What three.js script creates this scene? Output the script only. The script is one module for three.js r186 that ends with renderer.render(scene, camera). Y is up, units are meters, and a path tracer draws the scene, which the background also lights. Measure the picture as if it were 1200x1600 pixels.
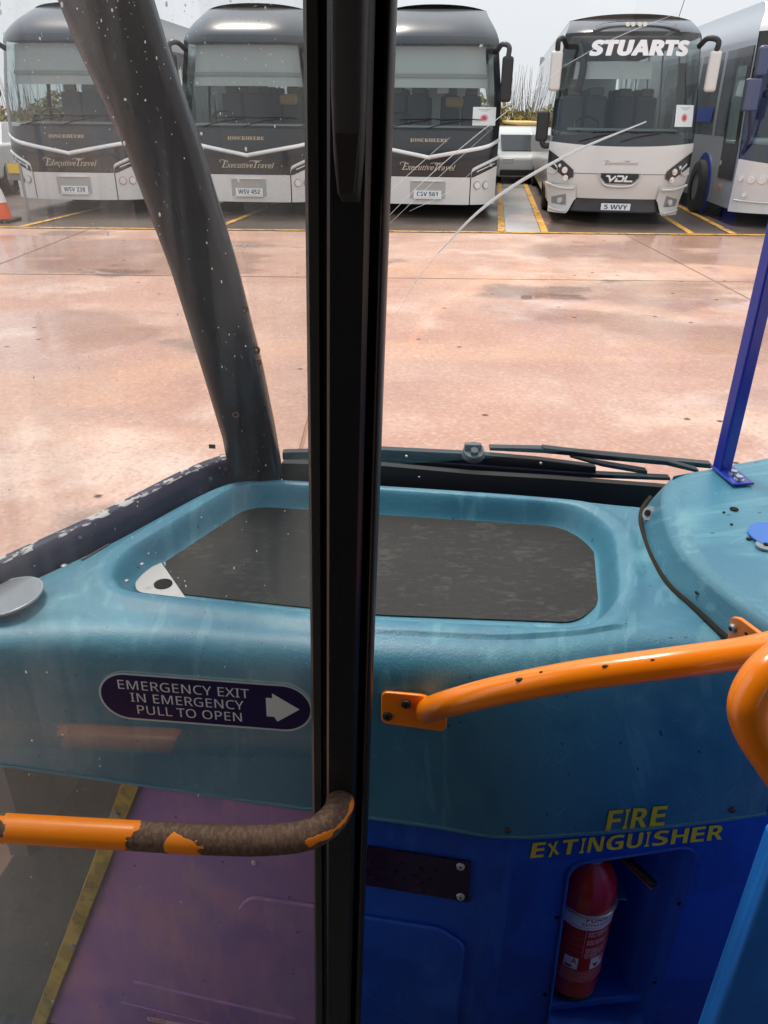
import * as THREE from 'three';
import { mergeGeometries, mergeVertices } from 'three/addons/utils/BufferGeometryUtils.js';
import { RoundedBoxGeometry } from 'three/addons/geometries/RoundedBoxGeometry.js';
import { FontLoader } from 'three/addons/loaders/FontLoader.js';

// ---------------------------------------------------------------- camera, sky, sun, exposure
const scene = new THREE.Scene();
const camera = new THREE.PerspectiveCamera(67.38, 0.75, 0.05, 400);
camera.rotation.order = 'YXZ';
camera.position.set(0, 1.80, 0);
camera.rotation.set(THREE.MathUtils.degToRad(-27.5), 0, THREE.MathUtils.degToRad(0.6));
camera.updateMatrixWorld(true);
const renderer = new THREE.WebGLRenderer({ antialias: true });
renderer.setSize(768, 1024);
renderer.toneMapping = THREE.LinearToneMapping;
renderer.toneMappingExposure = 1.85;
renderer.shadowMap.enabled = true;
const sun = new THREE.DirectionalLight(0xfff3e2, 1.5);
sun.position.set(-6, 26, -17); sun.target.position.set(0, 0, -8);
sun.castShadow = true; sun.shadow.radius = 24; sun.shadow.mapSize.set(2048, 2048);
Object.assign(sun.shadow.camera, { left: -30, right: 30, top: 30, bottom: -30, near: 1, far: 80 });
scene.add(sun, sun.target);

// seeded noise
function rng(seed) { let s = seed >>> 0; return () => { s = (s + 0x6D2B79F5) >>> 0; let t = Math.imul(s ^ (s >>> 15), 1 | s); t = (t + Math.imul(t ^ (t >>> 7), 61 | t)) ^ t; return ((t ^ (t >>> 14)) >>> 0) / 4294967296; }; }
const hash = (x, y, s) => { let h = Math.imul(x, 374761393) ^ Math.imul(y, 668265263) ^ Math.imul(s, 2147483647 ^ 974634721); h = Math.imul(h ^ (h >>> 13), 1274126177); h ^= h >>> 16; h = Math.imul(h, 2246822519); return ((h ^ (h >>> 15)) >>> 0) / 4294967296; };
function vnoise(x, y, px, py, s) {            // periodic in px, py cells
  const xi = Math.floor(x), yi = Math.floor(y), fx = x - xi, fy = y - yi, m = (a, p) => ((a % p) + p) % p;
  const u = fx * fx * (3 - 2 * fx), v = fy * fy * (3 - 2 * fy);
  const a = hash(m(xi, px), m(yi, py), s), b = hash(m(xi + 1, px), m(yi, py), s), c = hash(m(xi, px), m(yi + 1, py), s), d = hash(m(xi + 1, px), m(yi + 1, py), s);
  return a + (b - a) * u + (c - a) * v + (a - b - c + d) * u * v;
}
function fbm(x, y, cells, oct, s, cy = cells) { let f = 0, a = 0.5, n = 0, px = cells, py = cy; for (let i = 0; i < oct; i++) { f += a * vnoise(x * px, y * py, px, py, s + i * 17); n += a; a *= 0.5; px *= 2; py *= 2; } return f / n; }
const clamp = (x, a = 0, b = 1) => Math.min(b, Math.max(a, x));
const sstep = (a, b, x) => { const t = clamp((x - a) / (b - a)); return t * t * (3 - 2 * t); };
const lerp = (a, b, t) => a + (b - a) * t;

// overcast sky
{
  const w = 512, h = 256, d = new Float32Array(w * h * 4);
  for (let j = 0; j < h; j++) for (let i = 0; i < w; i++) {
    const el = (j / h - 0.5) * Math.PI, up = Math.max(0, Math.sin(el));
    const c = fbm(i / w, 0.5 + 0.5 * Math.sin(el) * 0.6, 6, 5, 5), k = sstep(0.36, 0.64, c);
    const b = 0.46 + 0.38 * up, o = (j * w + i) * 4;
    d[o] = b * lerp(0.74, 0.97, k); d[o + 1] = b * lerp(0.90, 1.01, k); d[o + 2] = b * lerp(1.06, 1.05, k); d[o + 3] = 1;
  }
  const t = new THREE.DataTexture(d, w, h, THREE.RGBAFormat, THREE.FloatType);
  t.mapping = THREE.EquirectangularReflectionMapping; t.magFilter = THREE.LinearFilter; t.minFilter = THREE.LinearFilter; t.needsUpdate = true;
  scene.background = t; scene.environment = t;
}

// ---------------------------------------------------------------- helpers
const V = (x, y, z) => new THREE.Vector3(x, y, z);
const ray = (px, py) => V((px - 600) / 1200, (800 - py) / 1200, -1).applyQuaternion(camera.quaternion);
const EYE = camera.position.clone();
const hitY = (px, py, y) => { const d = ray(px, py); return EYE.clone().addScaledVector(d, (y - EYE.y) / d.y); };
const hitP = (px, py, p, n) => { const d = ray(px, py); return EYE.clone().addScaledVector(d, p.clone().sub(EYE).dot(n) / d.dot(n)); };
const hitZ = (px, py, z) => hitP(px, py, V(0, 0, z), V(0, 0, 1));
const lin = (r, g, b) => new THREE.Color().setRGB(r, g, b);
const srgb = (r, g, b) => new THREE.Color().setRGB(r / 255, g / 255, b / 255, THREE.SRGBColorSpace);
const M = (color, roughness = 0.6, metalness = 0, extra = {}) => new THREE.MeshPhysicalMaterial({ color, roughness, metalness, side: THREE.DoubleSide, ...extra });
const used = {};
function numbered(n) { const k = (used[n] = (used[n] ?? -1) + 1); return k ? n + '_' + String(k).padStart(3, '0') : n; }
function tag(o, label, category, group) { o.userData.label = label; o.userData.category = category; if (group) o.userData.group = group; return o; }
function thing(name, label, category, base = V(0, 0, 0), group) { const g = new THREE.Group(); g.name = numbered(name); g.position.copy(base); g.updateMatrixWorld(); scene.add(g); return tag(g, label, category, group); }
function part(name, geo, mat, parent, local = false) {
  const m = new THREE.Mesh(geo, mat); m.name = name; m.castShadow = m.receiveShadow = true;
  if (!local) { parent.updateWorldMatrix(true, false); m.applyMatrix4(parent.matrixWorld.clone().invert()); }
  parent.add(m); m.updateMatrixWorld(true); return m;
}
function structure(name, geo, mat) { const m = new THREE.Mesh(geo, mat); m.name = numbered(name); m.castShadow = m.receiveShadow = true; m.userData.kind = 'structure'; scene.add(m); m.updateMatrixWorld(); return m; }
// grid of points f(u,v) -> Vector3, uv in metres along first row / column
function grid(nu, nv, f, uvf) {
  const p = [], uv = [], ix = [];
  for (let j = 0; j <= nv; j++) for (let i = 0; i <= nu; i++) { const q = f(i / nu, j / nv); p.push(q.x, q.y, q.z); const t = uvf ? uvf(i / nu, j / nv, q) : [i / nu, j / nv]; uv.push(t[0], t[1]); }
  for (let j = 0; j < nv; j++) for (let i = 0; i < nu; i++) { const a = j * (nu + 1) + i, b = a + 1, c = a + nu + 1, d = c + 1; ix.push(a, c, b, b, c, d); }
  const g = new THREE.BufferGeometry(); g.setAttribute('position', new THREE.Float32BufferAttribute(p, 3)); g.setAttribute('uv', new THREE.Float32BufferAttribute(uv, 2)); g.setIndex(ix); g.computeVertexNormals(); return g;
}
// loft through rings of equal length
function loft(rings, { cap = true, flat = false } = {}) {
  const n = rings[0].length, p = [], uv = [], ix = [];
  rings.forEach((r, j) => { for (let i = 0; i <= n; i++) { const q = r[i % n]; p.push(q.x, q.y, q.z); uv.push(i / n, j / Math.max(1, rings.length - 1)); } });
  for (let j = 0; j < rings.length - 1; j++) for (let i = 0; i < n; i++) { const a = j * (n + 1) + i, b = a + 1, c = a + n + 1, d = c + 1; ix.push(a, b, c, b, d, c); }
  if (cap) for (const [j, f] of [[0, 1], [rings.length - 1, 0]]) {
    const c = rings[j].reduce((s, q) => s.add(q), V(0, 0, 0)).divideScalar(n), o = p.length / 3; p.push(c.x, c.y, c.z); uv.push(0.5, 0.5);
    rings[j].forEach((q) => { p.push(q.x, q.y, q.z); uv.push(0, 0); });
    for (let i = 0; i < n; i++) { const a = o + 1 + i, b = o + 1 + (i + 1) % n; f ? ix.push(o, b, a) : ix.push(o, a, b); }
  }
  let g = new THREE.BufferGeometry(); g.setAttribute('position', new THREE.Float32BufferAttribute(p, 3)); g.setAttribute('uv', new THREE.Float32BufferAttribute(uv, 2)); g.setIndex(ix);
  if (flat) g = g.toNonIndexed(); g.computeVertexNormals(); return g;
}
const tube = (pts, r, seg = 48, rad = 16, tension = 0.5) => new THREE.TubeGeometry(new THREE.CatmullRomCurve3(pts, false, 'catmullrom', tension), seg, r, rad);
const box = (w, h, d, x = 0, y = 0, z = 0, r = 0) => { const g = r ? new RoundedBoxGeometry(w, h, d, 2, r) : new THREE.BoxGeometry(w, h, d); return g.translate(x, y, z); };
const strip = (g) => { const o = new THREE.BufferGeometry(); for (const k of ['position', 'normal', 'uv']) o.setAttribute(k, (g.index ? g.toNonIndexed() : g).attributes[k]); return o; };
const merge = (list) => mergeGeometries(list.map(strip));
// a frame on a plane: origin, right, up, out; polygons given by photo pixels that meet the plane
function frame(o, right, up = V(0, 1, 0)) { const r = right.clone().normalize(), n = r.clone().cross(up).normalize(), u = n.clone().cross(r).normalize(); const m = new THREE.Matrix4().makeBasis(r, u, n).setPosition(o); return { o, r, u, n, m, inv: m.clone().invert(), hit: (x, y, d = 0) => hitP(x, y, o.clone().addScaledVector(n, d), n), loc: (x, y, d = 0) => hitP(x, y, o.clone().addScaledVector(n, d), n).applyMatrix4(m.clone().invert()), at: (s, y, d = 0) => V(s, y, d).applyMatrix4(m) }; }
function roundPoly(pts, r, n = 5) {             // rounded 2D polygon
  const out = [], k = pts.length;
  pts.forEach((p, i) => {
    const a = pts[(i + k - 1) % k], b = pts[(i + 1) % k], rr = Array.isArray(r) ? r[i] : r;
    const da = a.clone().sub(p), db = b.clone().sub(p), t = Math.min(rr, da.length() * 0.48, db.length() * 0.48);
    if (t < 1e-5) { out.push(p.clone()); return; }
    const s = p.clone().addScaledVector(da.normalize(), t), e = p.clone().addScaledVector(db.normalize(), t);
    for (let j = 0; j <= n; j++) { const q = j / n; out.push(s.clone().multiplyScalar((1 - q) * (1 - q)).addScaledVector(p, 2 * q * (1 - q)).addScaledVector(e, q * q)); }
  });
  return out;
}
const poly2 = (fr, pxs, d = 0) => pxs.map(([x, y]) => { const l = fr.loc(x, y, d); return new THREE.Vector2(l.x, l.y); });
function plate(fr, pts, depth, d0 = 0, bevel = 0, holes = []) {   // extruded polygon on the frame, from d0 out by depth
  const s = new THREE.Shape(pts); for (const h of holes) s.holes.push(new THREE.Path(h));
  const g = new THREE.ExtrudeGeometry(s, { depth: Math.max(1e-4, depth - 2 * bevel), bevelEnabled: bevel > 0, bevelThickness: bevel, bevelSize: bevel, bevelOffset: -bevel, bevelSegments: 3, curveSegments: 12 });
  return g.translate(0, 0, d0 + bevel).applyMatrix4(fr.m);
}
function circleOn(fr, x, y, r, depth, d0 = 0) { const l = fr.loc(x, y); return new THREE.CylinderGeometry(r * 0.9, r, depth, 20).rotateX(Math.PI / 2).translate(l.x, l.y, d0 + depth / 2).applyMatrix4(fr.m); }
// ---------------------------------------------------------------- textures
function dataTex(w, h, f, color = true, rx = 1, ry = 1) {
  const d = new Uint8Array(w * h * 4);
  for (let j = 0; j < h; j++) for (let i = 0; i < w; i++) { const c = f(i / w, j / h, i, j), o = (j * w + i) * 4; d[o] = clamp(c[0], 0, 255); d[o + 1] = clamp(c[1], 0, 255); d[o + 2] = clamp(c[2], 0, 255); d[o + 3] = c[3] === undefined ? 255 : clamp(c[3], 0, 255); }
  const t = new THREE.DataTexture(d, w, h); t.wrapS = t.wrapT = THREE.RepeatWrapping; t.magFilter = THREE.LinearFilter; t.minFilter = THREE.LinearMipmapLinearFilter; t.generateMipmaps = true;
  if (color) t.colorSpace = THREE.SRGBColorSpace; t.repeat.set(rx, ry); t.needsUpdate = true; return t;
}
const gray = (f) => (u, v, i, j) => { const k = f(u, v, i, j) * 255; return [k, k, k]; };
const mix3 = (a, b, t) => [lerp(a[0], b[0], t), lerp(a[1], b[1], t), lerp(a[2], b[2], t)];
function canvasTex(w, h, draw) { const c = document.createElement('canvas'); c.width = w; c.height = h; const g = c.getContext('2d'); draw(g, w, h); const t = new THREE.CanvasTexture(c); t.colorSpace = THREE.SRGBColorSpace; t.needsUpdate = true; return t; }
function fitText(g, s, x, y, w, size, font) { g.font = font.replace('$', size); const k = w / g.measureText(s).width; g.save(); g.translate(x, y); g.scale(k, 1); g.fillText(s, 0, 0); g.restore(); }

// worn paint: fine grain, scuffs with ragged outlines, tiny chips
function paintTex(base, light, dark, seed, n = 1024) {
  const mask = new Float32Array(n * n), r = rng(seed * 7 + 1);
  for (let k = 0; k < 170; k++) { let x = r() * n, y = r() * n, a = r() * 6.283; const len = n * (0.008 + 0.07 * r() * r()), st = 0.15 + 0.5 * r(), cv = (r() - 0.5) * 0.02; for (let q = 0; q < len; q++) { x += Math.cos(a); y += Math.sin(a); a += cv; const i = ((x | 0) % n + n) % n, j = ((y | 0) % n + n) % n; mask[j * n + i] = Math.max(mask[j * n + i], st * (r() > 0.2 ? 1 : 0.2)); } }
  return dataTex(n, n, (u, v, i, j) => {
    const a = fbm(u, v, 5, 6, seed), b = fbm(u, v, 24, 4, seed + 3), s = fbm(u, v, 40, 3, seed + 9, 8), g = hash(i, j, seed) - 0.5;
    let c = mix3(base, light, 0.75 * sstep(0.46, 0.72, a * 0.7 + b * 0.3)); c = mix3(c, dark, 0.45 * sstep(0.5, 0.66, fbm(u, v, 9, 5, seed + 40)));
    c = mix3(c, light, 0.35 * sstep(0.66, 0.76, s)); if (hash(i >> 2, j >> 2, seed + 7) > 0.9992) c = mix3(c, [20, 30, 35], 0.7);
    const sc = mask[j * n + i]; if (sc) c = mix3(c, light.map((q) => q + 34), sc);
    return c.map((x) => x + g * 7);
  });
}
const grain = dataTex(256, 256, gray((u, v, i, j) => 0.5 * hash(i, j, 3) + 0.5 * fbm(u, v, 32, 3, 4)), false, 8, 8);
const tealTex = paintTex([70, 136, 160], [120, 176, 188], [50, 112, 142], 11);
const blueTex = paintTex([28, 82, 186], [52, 108, 200], [20, 60, 150], 23);
const purpleReflectTex = paintTex([172, 120, 176], [204, 142, 166], [134, 102, 172], 31);  // reddish reflection of the yard put into the colour as purple
const roughTex = dataTex(256, 256, gray((u, v) => 0.55 + 0.4 * fbm(u, v, 8, 5, 77)), false);
const teal = M(lin(1, 1, 1), 0.42, 0, { clearcoat: 0.35, clearcoatRoughness: 0.4, map: tealTex, roughnessMap: roughTex, bumpMap: grain, bumpScale: 0.0006 });
const bluePaint = M(lin(1, 1, 1), 0.55, 0, { map: blueTex, roughnessMap: roughTex, bumpMap: grain, bumpScale: 0.0004 });
const purpleReflectMat = M(lin(1, 1, 1), 0.55, 0, { map: purpleReflectTex, roughnessMap: roughTex });
const orange = M(srgb(255, 138, 10), 0.28, 0, { clearcoat: 0.5, clearcoatRoughness: 0.12 });
const black = M(lin(0.012, 0.012, 0.013), 0.42), rubber = M(lin(0.014, 0.014, 0.015), 0.6), darkGrey = M(lin(0.05, 0.052, 0.055), 0.55);
const steel = M(lin(0.55, 0.55, 0.55), 0.3, 0.9), greyMetal = M(lin(0.35, 0.36, 0.37), 0.45, 0.5), hole = M(lin(0.004, 0.004, 0.004), 0.9);
const navy = M(lin(1, 1, 1), 0.4, 0, { map: dataTex(512, 512, (u, v, i, j) => { const a = fbm(u, v, 6, 5, 61), s = fbm(u, v, 90, 2, 62, 4); let c = mix3([10, 14, 28], [20, 26, 42], sstep(0.4, 0.7, a)); c = mix3(c, [70, 76, 84], 0.2 * sstep(0.64, 0.78, s)); if (hash(i >> 2, j >> 2, 91) > 0.9965) c = mix3(c, [150, 150, 150], 0.7); return c; }), roughnessMap: roughTex });
const glass = M(lin(1, 1, 1), 0.0, 0, { transmission: 1, thickness: 0, ior: 1.5 });

// ---------------------------------------------------------------- ground
const slabTex = dataTex(1400, 1400, (u, v, i, j) => {         // 24 m wide
  const a = fbm(u, v, 5, 6, 101), b = fbm(u, v, 36, 5, 102), s = hash(i, j, 8), s2 = hash(i >> 1, j >> 1, 18);
  let c = mix3([174, 132, 115], [194, 158, 140], sstep(0.3, 0.7, a * 0.5 + b * 0.5));
  c = mix3(c, [200, 154, 124], 0.5 * sstep(0.52, 0.7, fbm(u, v, 9, 4, 103, 30)));
  c = mix3(c, [218, 198, 186], 0.55 * sstep(0.52, 0.76, 0.5 * fbm(u, v, 12, 6, 104) + 0.5 * fbm(u, v, 60, 4, 107)));
  c = mix3(c, [140, 112, 98], 0.8 * sstep(0.6, 0.68, 0.7 * fbm(u, v, 14, 6, 105, 22) + 0.3 * b));
  if (s > 0.86) c = mix3(c, [238, 222, 208], 0.2); else if (s < 0.1) c = mix3(c, [126, 92, 78], 0.22);
  if (s2 > 0.9992) c = [70, 52, 44];
  return c;
});
const slabRough = dataTex(512, 512, gray((u, v) => { const b = fbm(u, v, 36, 4, 102); return clamp(0.66 - 0.52 * sstep(0.47, 0.6, fbm(u, v, 8, 5, 111, 14)) - 0.25 * sstep(0.6, 0.68, fbm(u, v, 14, 6, 105, 22) * 0.7 + 0.3 * b)); }), false);
const concrete = M(lin(1, 1, 1), 1, 0, { map: slabTex, roughnessMap: slabRough });
const asphaltTex = dataTex(512, 512, (u, v, i, j) => { const a = fbm(u, v, 8, 5, 131), s = hash(i, j, 31); const k = 56 + 36 * a + 26 * (s - 0.5); return [k * 1.2, k, k * 0.88]; });
const asphaltRough = dataTex(512, 512, gray((u, v) => 0.22 + 0.5 * fbm(u, v, 9, 5, 141)), false);
const asphalt = M(lin(1, 1, 1), 1, 0, { map: asphaltTex, roughnessMap: asphaltRough });
const flat = (x0, x1, z0, z1, y, k) => grid(1, 1, (a, b) => V(lerp(x0, x1, a), y, lerp(z0, z1, b)), (a, b, q) => [q.x / k, q.z / k]);
structure('ground', flat(-160, 160, -250, 40, 0, 10), asphalt);
{
  const yard = structure('concrete_yard', flat(-27.5, 27.5, -13.62, 8, 0.004, 24), M(srgb(176, 130, 104), 0.9));
  const xs = [-27.5, -23, -18.5, -14, -9.5, -5, -0.5, 4, 8.5, 13, 17.5, 22, 27.5], zs = [-13.6, -9.6, -2.2, 1.5, 8];
  for (let i = 0; i + 1 < xs.length; i++) for (let j = 0; j + 1 < zs.length; j++) part('slab', flat(xs[i] + 0.012, xs[i + 1] - 0.012, zs[j] + 0.012, zs[j + 1] - 0.012, 0.010 + 0.002 * hash(i, j, 5), 24), concrete, yard);
  const line = M(lin(1, 1, 1), 0.6, 0, { map: dataTex(256, 256, (u, v, i, j) => mix3([226, 168, 62], [120, 92, 58], sstep(0.5, 0.72, fbm(u, v, 16, 5, 151)))) });
  const lines = structure('parking_lines', flat(-20, 20, -13.86, -13.74, 0.008, 1), line);
  const skew = (x0, x1, z0, z1, y, k = 1) => grid(1, 8, (a, b) => { const z = lerp(z0, z1, b); return V(lerp(x0, x1, a) + (-13.8 - z) * 0.125, y, z); }, (a, b, q) => [q.x / k, q.z / k]);
  for (const x of [-6.25, -2.95, 1.95, 2.69, 5.2, 5.92, 9.2]) part('bay_line', skew(x - 0.06, x + 0.06, -27, -13.87, 0.012), line, lines);
  structure('pale_walkway', skew(2.02, 2.62, -27, -13.87, 0.007, 8), M(lin(1, 1, 1), 0.5, 0, { map: dataTex(256, 256, (u, v, i, j) => { const k = 150 + 50 * fbm(u, v, 8, 5, 161); return [k * 1.02, k, k * 0.98]; }), roughnessMap: asphaltRough }));
}

// ---------------------------------------------------------------- bus shell; unseen roof edge and left side shaped for the light
const FLOOR = 0.20, T = 1.25;
const shellMat = M(lin(0.24, 0.235, 0.23), 0.85), floorMat = M(lin(1, 1, 1), 0.7, 0, { map: dataTex(256, 256, (u, v, i, j) => { const k = 62 + 30 * fbm(u, v, 10, 4, 171) + 24 * (hash(i, j, 12) - 0.5); return [k, k, k * 1.02]; }) });
structure('bus_floor', box(2.4, 0.04, 6.0, 0.235, FLOOR - 0.02, 1.75), floorMat);
structure('bus_roof', box(2.56, 0.05, 5.65, 0.25, 2.50, 2.125), shellMat);
structure('bus_right_wall', box(0.05, 1.0, 6.0, 1.45, FLOOR + 0.5, 1.75), bluePaint);
structure('bus_right_cove', box(0.06, 0.34, 5.4, 1.45, 2.33, 2.05), shellMat);
structure('bus_left_wall', box(0.05, 1.03, 4.86, -0.95, FLOOR + 0.515, 2.32), shellMat);  // reaches forward over the doorway to cut light and reflections
structure('bus_left_light_blocker', box(0.06, 1.26, 4.86, -0.95, 1.86, 2.32), shellMat);  // added over the window band to block light and darken reflections
structure('added_cab_partition', box(0.6, 2.2, 0.04, 1.12, 1.35, 0.75), shellMat);  // unseen, added to cut light from the right windows
structure('bus_rear_wall', box(2.5, 2.3, 0.06, 0.25, 1.35, 4.75), shellMat);
structure('bus_front_wall', box(1.9, 0.9, 0.04, 0.55, 0.72, -1.30), bluePaint);

// ---------------------------------------------------------------- dashboard
const dashCols = [[[-150, 1000], [-190, 1030], [-230, 1160]], [[0, 928], [-20, 978], [-40, 1188]], [[180, 840], [130, 968], [120, 1210]], [[320, 764], [258, 970], [255, 1230]], [[392, 742], [360, 976], [370, 1247]], [[490, 744], [478, 984], [490, 1264]], [[700, 757], [655, 992], [660, 1287]], [[860, 769], [790, 997], [790, 1306]], [[960, 779], [900, 990], [930, 1300]], [[1015, 785], [1012, 978], [1080, 1286]], [[1110, 805], [1215, 990], [1196, 1270]]];
const EDGE = 0.92;
const cB = new THREE.CatmullRomCurve3(dashCols.map((c) => hitY(...c[0], T)), false, 'catmullrom', 0.5);
const cL = new THREE.CatmullRomCurve3(dashCols.map((c) => hitY(...c[1], T)), false, 'catmullrom', 0.5);
const cE = new THREE.CatmullRomCurve3(dashCols.map((c) => hitY(...c[2], EDGE)), false, 'catmullrom', 0.5);
const trayPx = [[384, 764], [890, 796], [952, 838], [960, 945], [915, 990], [590, 976], [178, 930], [196, 880]];
const tray2 = roundPoly(trayPx.map(([x, y]) => { const q = hitY(x, y, T - 0.01); return new THREE.Vector2(q.x, q.z); }), 0.05, 8);
function sdPoly(p, x, y) { let d = 1e9, s = 1; for (let i = 0, j = p.length - 1; i < p.length; j = i++) { const ex = p[j].x - p[i].x, ey = p[j].y - p[i].y, wx = x - p[i].x, wy = y - p[i].y, t = clamp((wx * ex + wy * ey) / (ex * ex + ey * ey)), bx = wx - ex * t, by = wy - ey * t; d = Math.min(d, bx * bx + by * by); const c1 = y >= p[i].y, c2 = y < p[j].y, c3 = ex * wy > ey * wx; if ((c1 && c2 && c3) || (!c1 && !c2 && !c3)) s = -s; } return s * Math.sqrt(d); }
const TRAY = 0.04;
function dashPoint(u, v) {
  const B = cB.getPoint(u), L = cL.getPoint(u), E = cE.getPoint(u);
  if (v < 0.68) { const t = v / 0.68, q = B.clone().lerp(L, t); q.y += 0.004 * Math.sin(Math.PI * t) - 0.012 * sstep(0.1, 0, t); const s = sdPoly(tray2, q.x, q.z); q.y -= TRAY * sstep(0.008, -0.016, s); q.y += 0.005 * Math.exp(-Math.pow((s - 0.022) / 0.014, 2)); return q; }
  const t = (v - 0.68) / 0.32, dir = L.clone().sub(B).setY(0).normalize();
  const c1 = L.clone().addScaledVector(dir, 0.075), c2 = E.clone().lerp(c1, 0.72); c2.y = T - 0.10;
  const k = 1 - t; return L.clone().multiplyScalar(k * k * k).addScaledVector(c1, 3 * k * k * t).addScaledVector(c2, 3 * k * t * t).addScaledVector(E, t * t * t);
}
const dash = thing('dashboard', 'worn teal moulded dashboard with a sunken black tray below the windscreen', 'dashboard', V(0, EDGE, -0.9));
const dashShell = part('shell', grid(300, 190, dashPoint, (u, v, q) => [u * 1.7, v * 1.1]), teal, dash);
{
  const matPx = [[383, 781], [882, 813], [926, 842], [935, 945], [900, 973], [590, 961], [200, 920], [232, 885]];
  const mp = roundPoly(matPx.map(([x, y]) => { const q = hitY(x, y, T - TRAY + 0.004); return new THREE.Vector2(q.x, -q.z); }), 0.022, 6);
  const matTex = dataTex(1024, 1024, (u, v, i, j) => {
    const rib = (j % 6 < 3 ? 1 : 0.72) * (0.85 + 0.3 * hash(i >> 3, j, 41)), d = sstep(0.5, 0.74, 0.45 * fbm(u, v, 9, 6, 42) + 0.55 * fbm(u, v, 40, 5, 43, 80)); const k = 40 * rib + 12 * hash(i, j, 2) + 14 * fbm(u, v, 4, 4, 47);
    return mix3([k, k * 0.98, k * 0.94], [138, 134, 128], 0.24 * d + 0.3 * sstep(0.7, 0.95, fbm(u, v, 14, 3, 48, 160)));
  });
  const g = new THREE.ExtrudeGeometry(new THREE.Shape(mp), { depth: 0.004, bevelEnabled: false }).rotateX(-Math.PI / 2).translate(0, T - TRAY + 0.0008, 0);
  const uv = g.attributes.uv, ps = g.attributes.position; for (let i = 0; i < uv.count; i++) uv.setXY(i, ps.getX(i) / 0.5, ps.getZ(i) / 0.5);
  part('tray_mat', g, M(lin(1, 1, 1), 0.8, 0, { map: matTex, bumpMap: matTex, bumpScale: 0.0008 }), dash);
  const pp = [[252, 879], [290, 934], [214, 925], [210, 908], [228, 890]].map(([x, y]) => { const q = hitY(x, y, T - TRAY + 0.008); return new THREE.Vector2(q.x, -q.z); });
  const pl = part('corner_plate', new THREE.ExtrudeGeometry(new THREE.Shape(roundPoly(pp, [0, 0, 0.012, 0.02, 0.01])), { depth: 0.002, bevelEnabled: false }).rotateX(-Math.PI / 2).translate(0, T - TRAY + 0.006, 0), M(lin(0.5, 0.5, 0.5), 0.5), dash);
  const q = hitY(255, 913, T - TRAY + 0.008); part('hole', new THREE.CylinderGeometry(0.0125, 0.0125, 0.002, 24).translate(q.x, T - TRAY + 0.0085, q.z), hole, pl);
  for (const [a, b] of [[[128, 876], [170, 851]], [[215, 812], [285, 775]]]) { const s = hitY(...a, T + 0.002), e = hitY(...b, T + 0.002); part('slot', tube([s, s.clone().lerp(e, 0.5), e], 0.0022, 6, 6), darkGrey, dash); }
  for (const [x, y, r] of [[192, 828, 0.005], [100, 884, 0.005], [222, 881, 0.003], [198, 907, 0.003], [655, 745, 0.002]]) { const s = hitY(x, y, T); part('screw', new THREE.SphereGeometry(r, 10, 6).scale(1, 0.4, 1).translate(s.x, s.y, s.z), greyMetal, dash); }
}
part('edge_trim', tube(Array.from({ length: 60 }, (_, i) => cE.getPoint(i / 59).add(V(0, -0.001, 0))), 0.0035, 200, 8), teal, dash);
const caster = new THREE.Raycaster();
function onMesh(px, py, mesh, off = 0) { caster.set(EYE, ray(px, py).normalize()); const h = caster.intersectObject(mesh)[0]; if (!h) return null; const n = h.face.normal.clone(); if (n.dot(caster.ray.direction) > 0) n.negate(); return h.point.clone().addScaledVector(n, off); }
for (const [x, y] of [[793, 1296], [1144, 1264]]) { const q = onMesh(x, y, dashShell); if (q) part('screw', new THREE.SphereGeometry(0.006, 12, 8).translate(q.x, q.y, q.z), darkGrey, dash); }

// instrument pod
const podCols = [[[1016, 783], [1052, 744, 0.062]], [[1004, 800], [1040, 764, 0.060]], [[1001, 818], [1040, 800, 0.056]], [[1006, 845], [1050, 832, 0.050]], [[1020, 882], [1066, 862, 0.046]], [[1045, 922], [1100, 895, 0.044]], [[1085, 958], [1145, 935, 0.044]], [[1135, 1004], [1210, 984, 0.046]], [[1230, 1080], [1310, 1060, 0.046]]];
const podBase = new THREE.CatmullRomCurve3(podCols.map((c) => hitY(...c[0], T - 0.004))), podRidge = new THREE.CatmullRomCurve3(podCols.map((c) => hitY(c[1][0], c[1][1], T + c[1][2])));
const podFar = new THREE.CatmullRomCurve3([[1500, 660], [1500, 700], [1500, 740], [1500, 790], [1500, 850], [1500, 910], [1500, 960], [1500, 1020], [1500, 1080]].map(([x, y]) => hitY(x, y, T + 0.075)));
const pod = thing('instrument_pod', 'raised faded teal pod on the dashboard carrying the blue post', 'instrument pod', podBase.getPoint(0.5));
const podShell = part('shell', grid(70, 60, (u, v) => {
  const b = podBase.getPoint(u), r = podRidge.getPoint(u), f = podFar.getPoint(u);
  if (v < 0.35) return b.clone().lerp(r, v / 0.35 * 0.8);
  if (v < 0.6) { const t = (v - 0.35) / 0.25, a = b.clone().lerp(r, 0.8), c = r.clone().lerp(f, 0.07); return a.multiplyScalar((1 - t) * (1 - t)).addScaledVector(r, 2 * t * (1 - t)).addScaledVector(c, t * t); }
  return r.clone().lerp(f, 0.07 + 0.93 * (v - 0.6) / 0.4);
}, (u, v) => [u * 0.7 + 0.3, v * 0.7]), teal, pod);
part('seal_bead', tube(Array.from({ length: 24 }, (_, i) => podBase.getPoint(i / 23 * 0.93).add(V(-0.001, 0.007, 0))), 0.0035, 90, 8), M(srgb(62, 52, 40), 0.9, 0, { bumpMap: grain, bumpScale: 0.002 }), pod);
part('back_skirt', grid(20, 1, (u, v) => { const a = podRidge.getPoint(0).lerp(podFar.getPoint(0), u); a.y -= v * 0.2; a.z -= v * 0.03; return a; }, (u, v) => [u, v * 0.2]), teal, pod);
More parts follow.
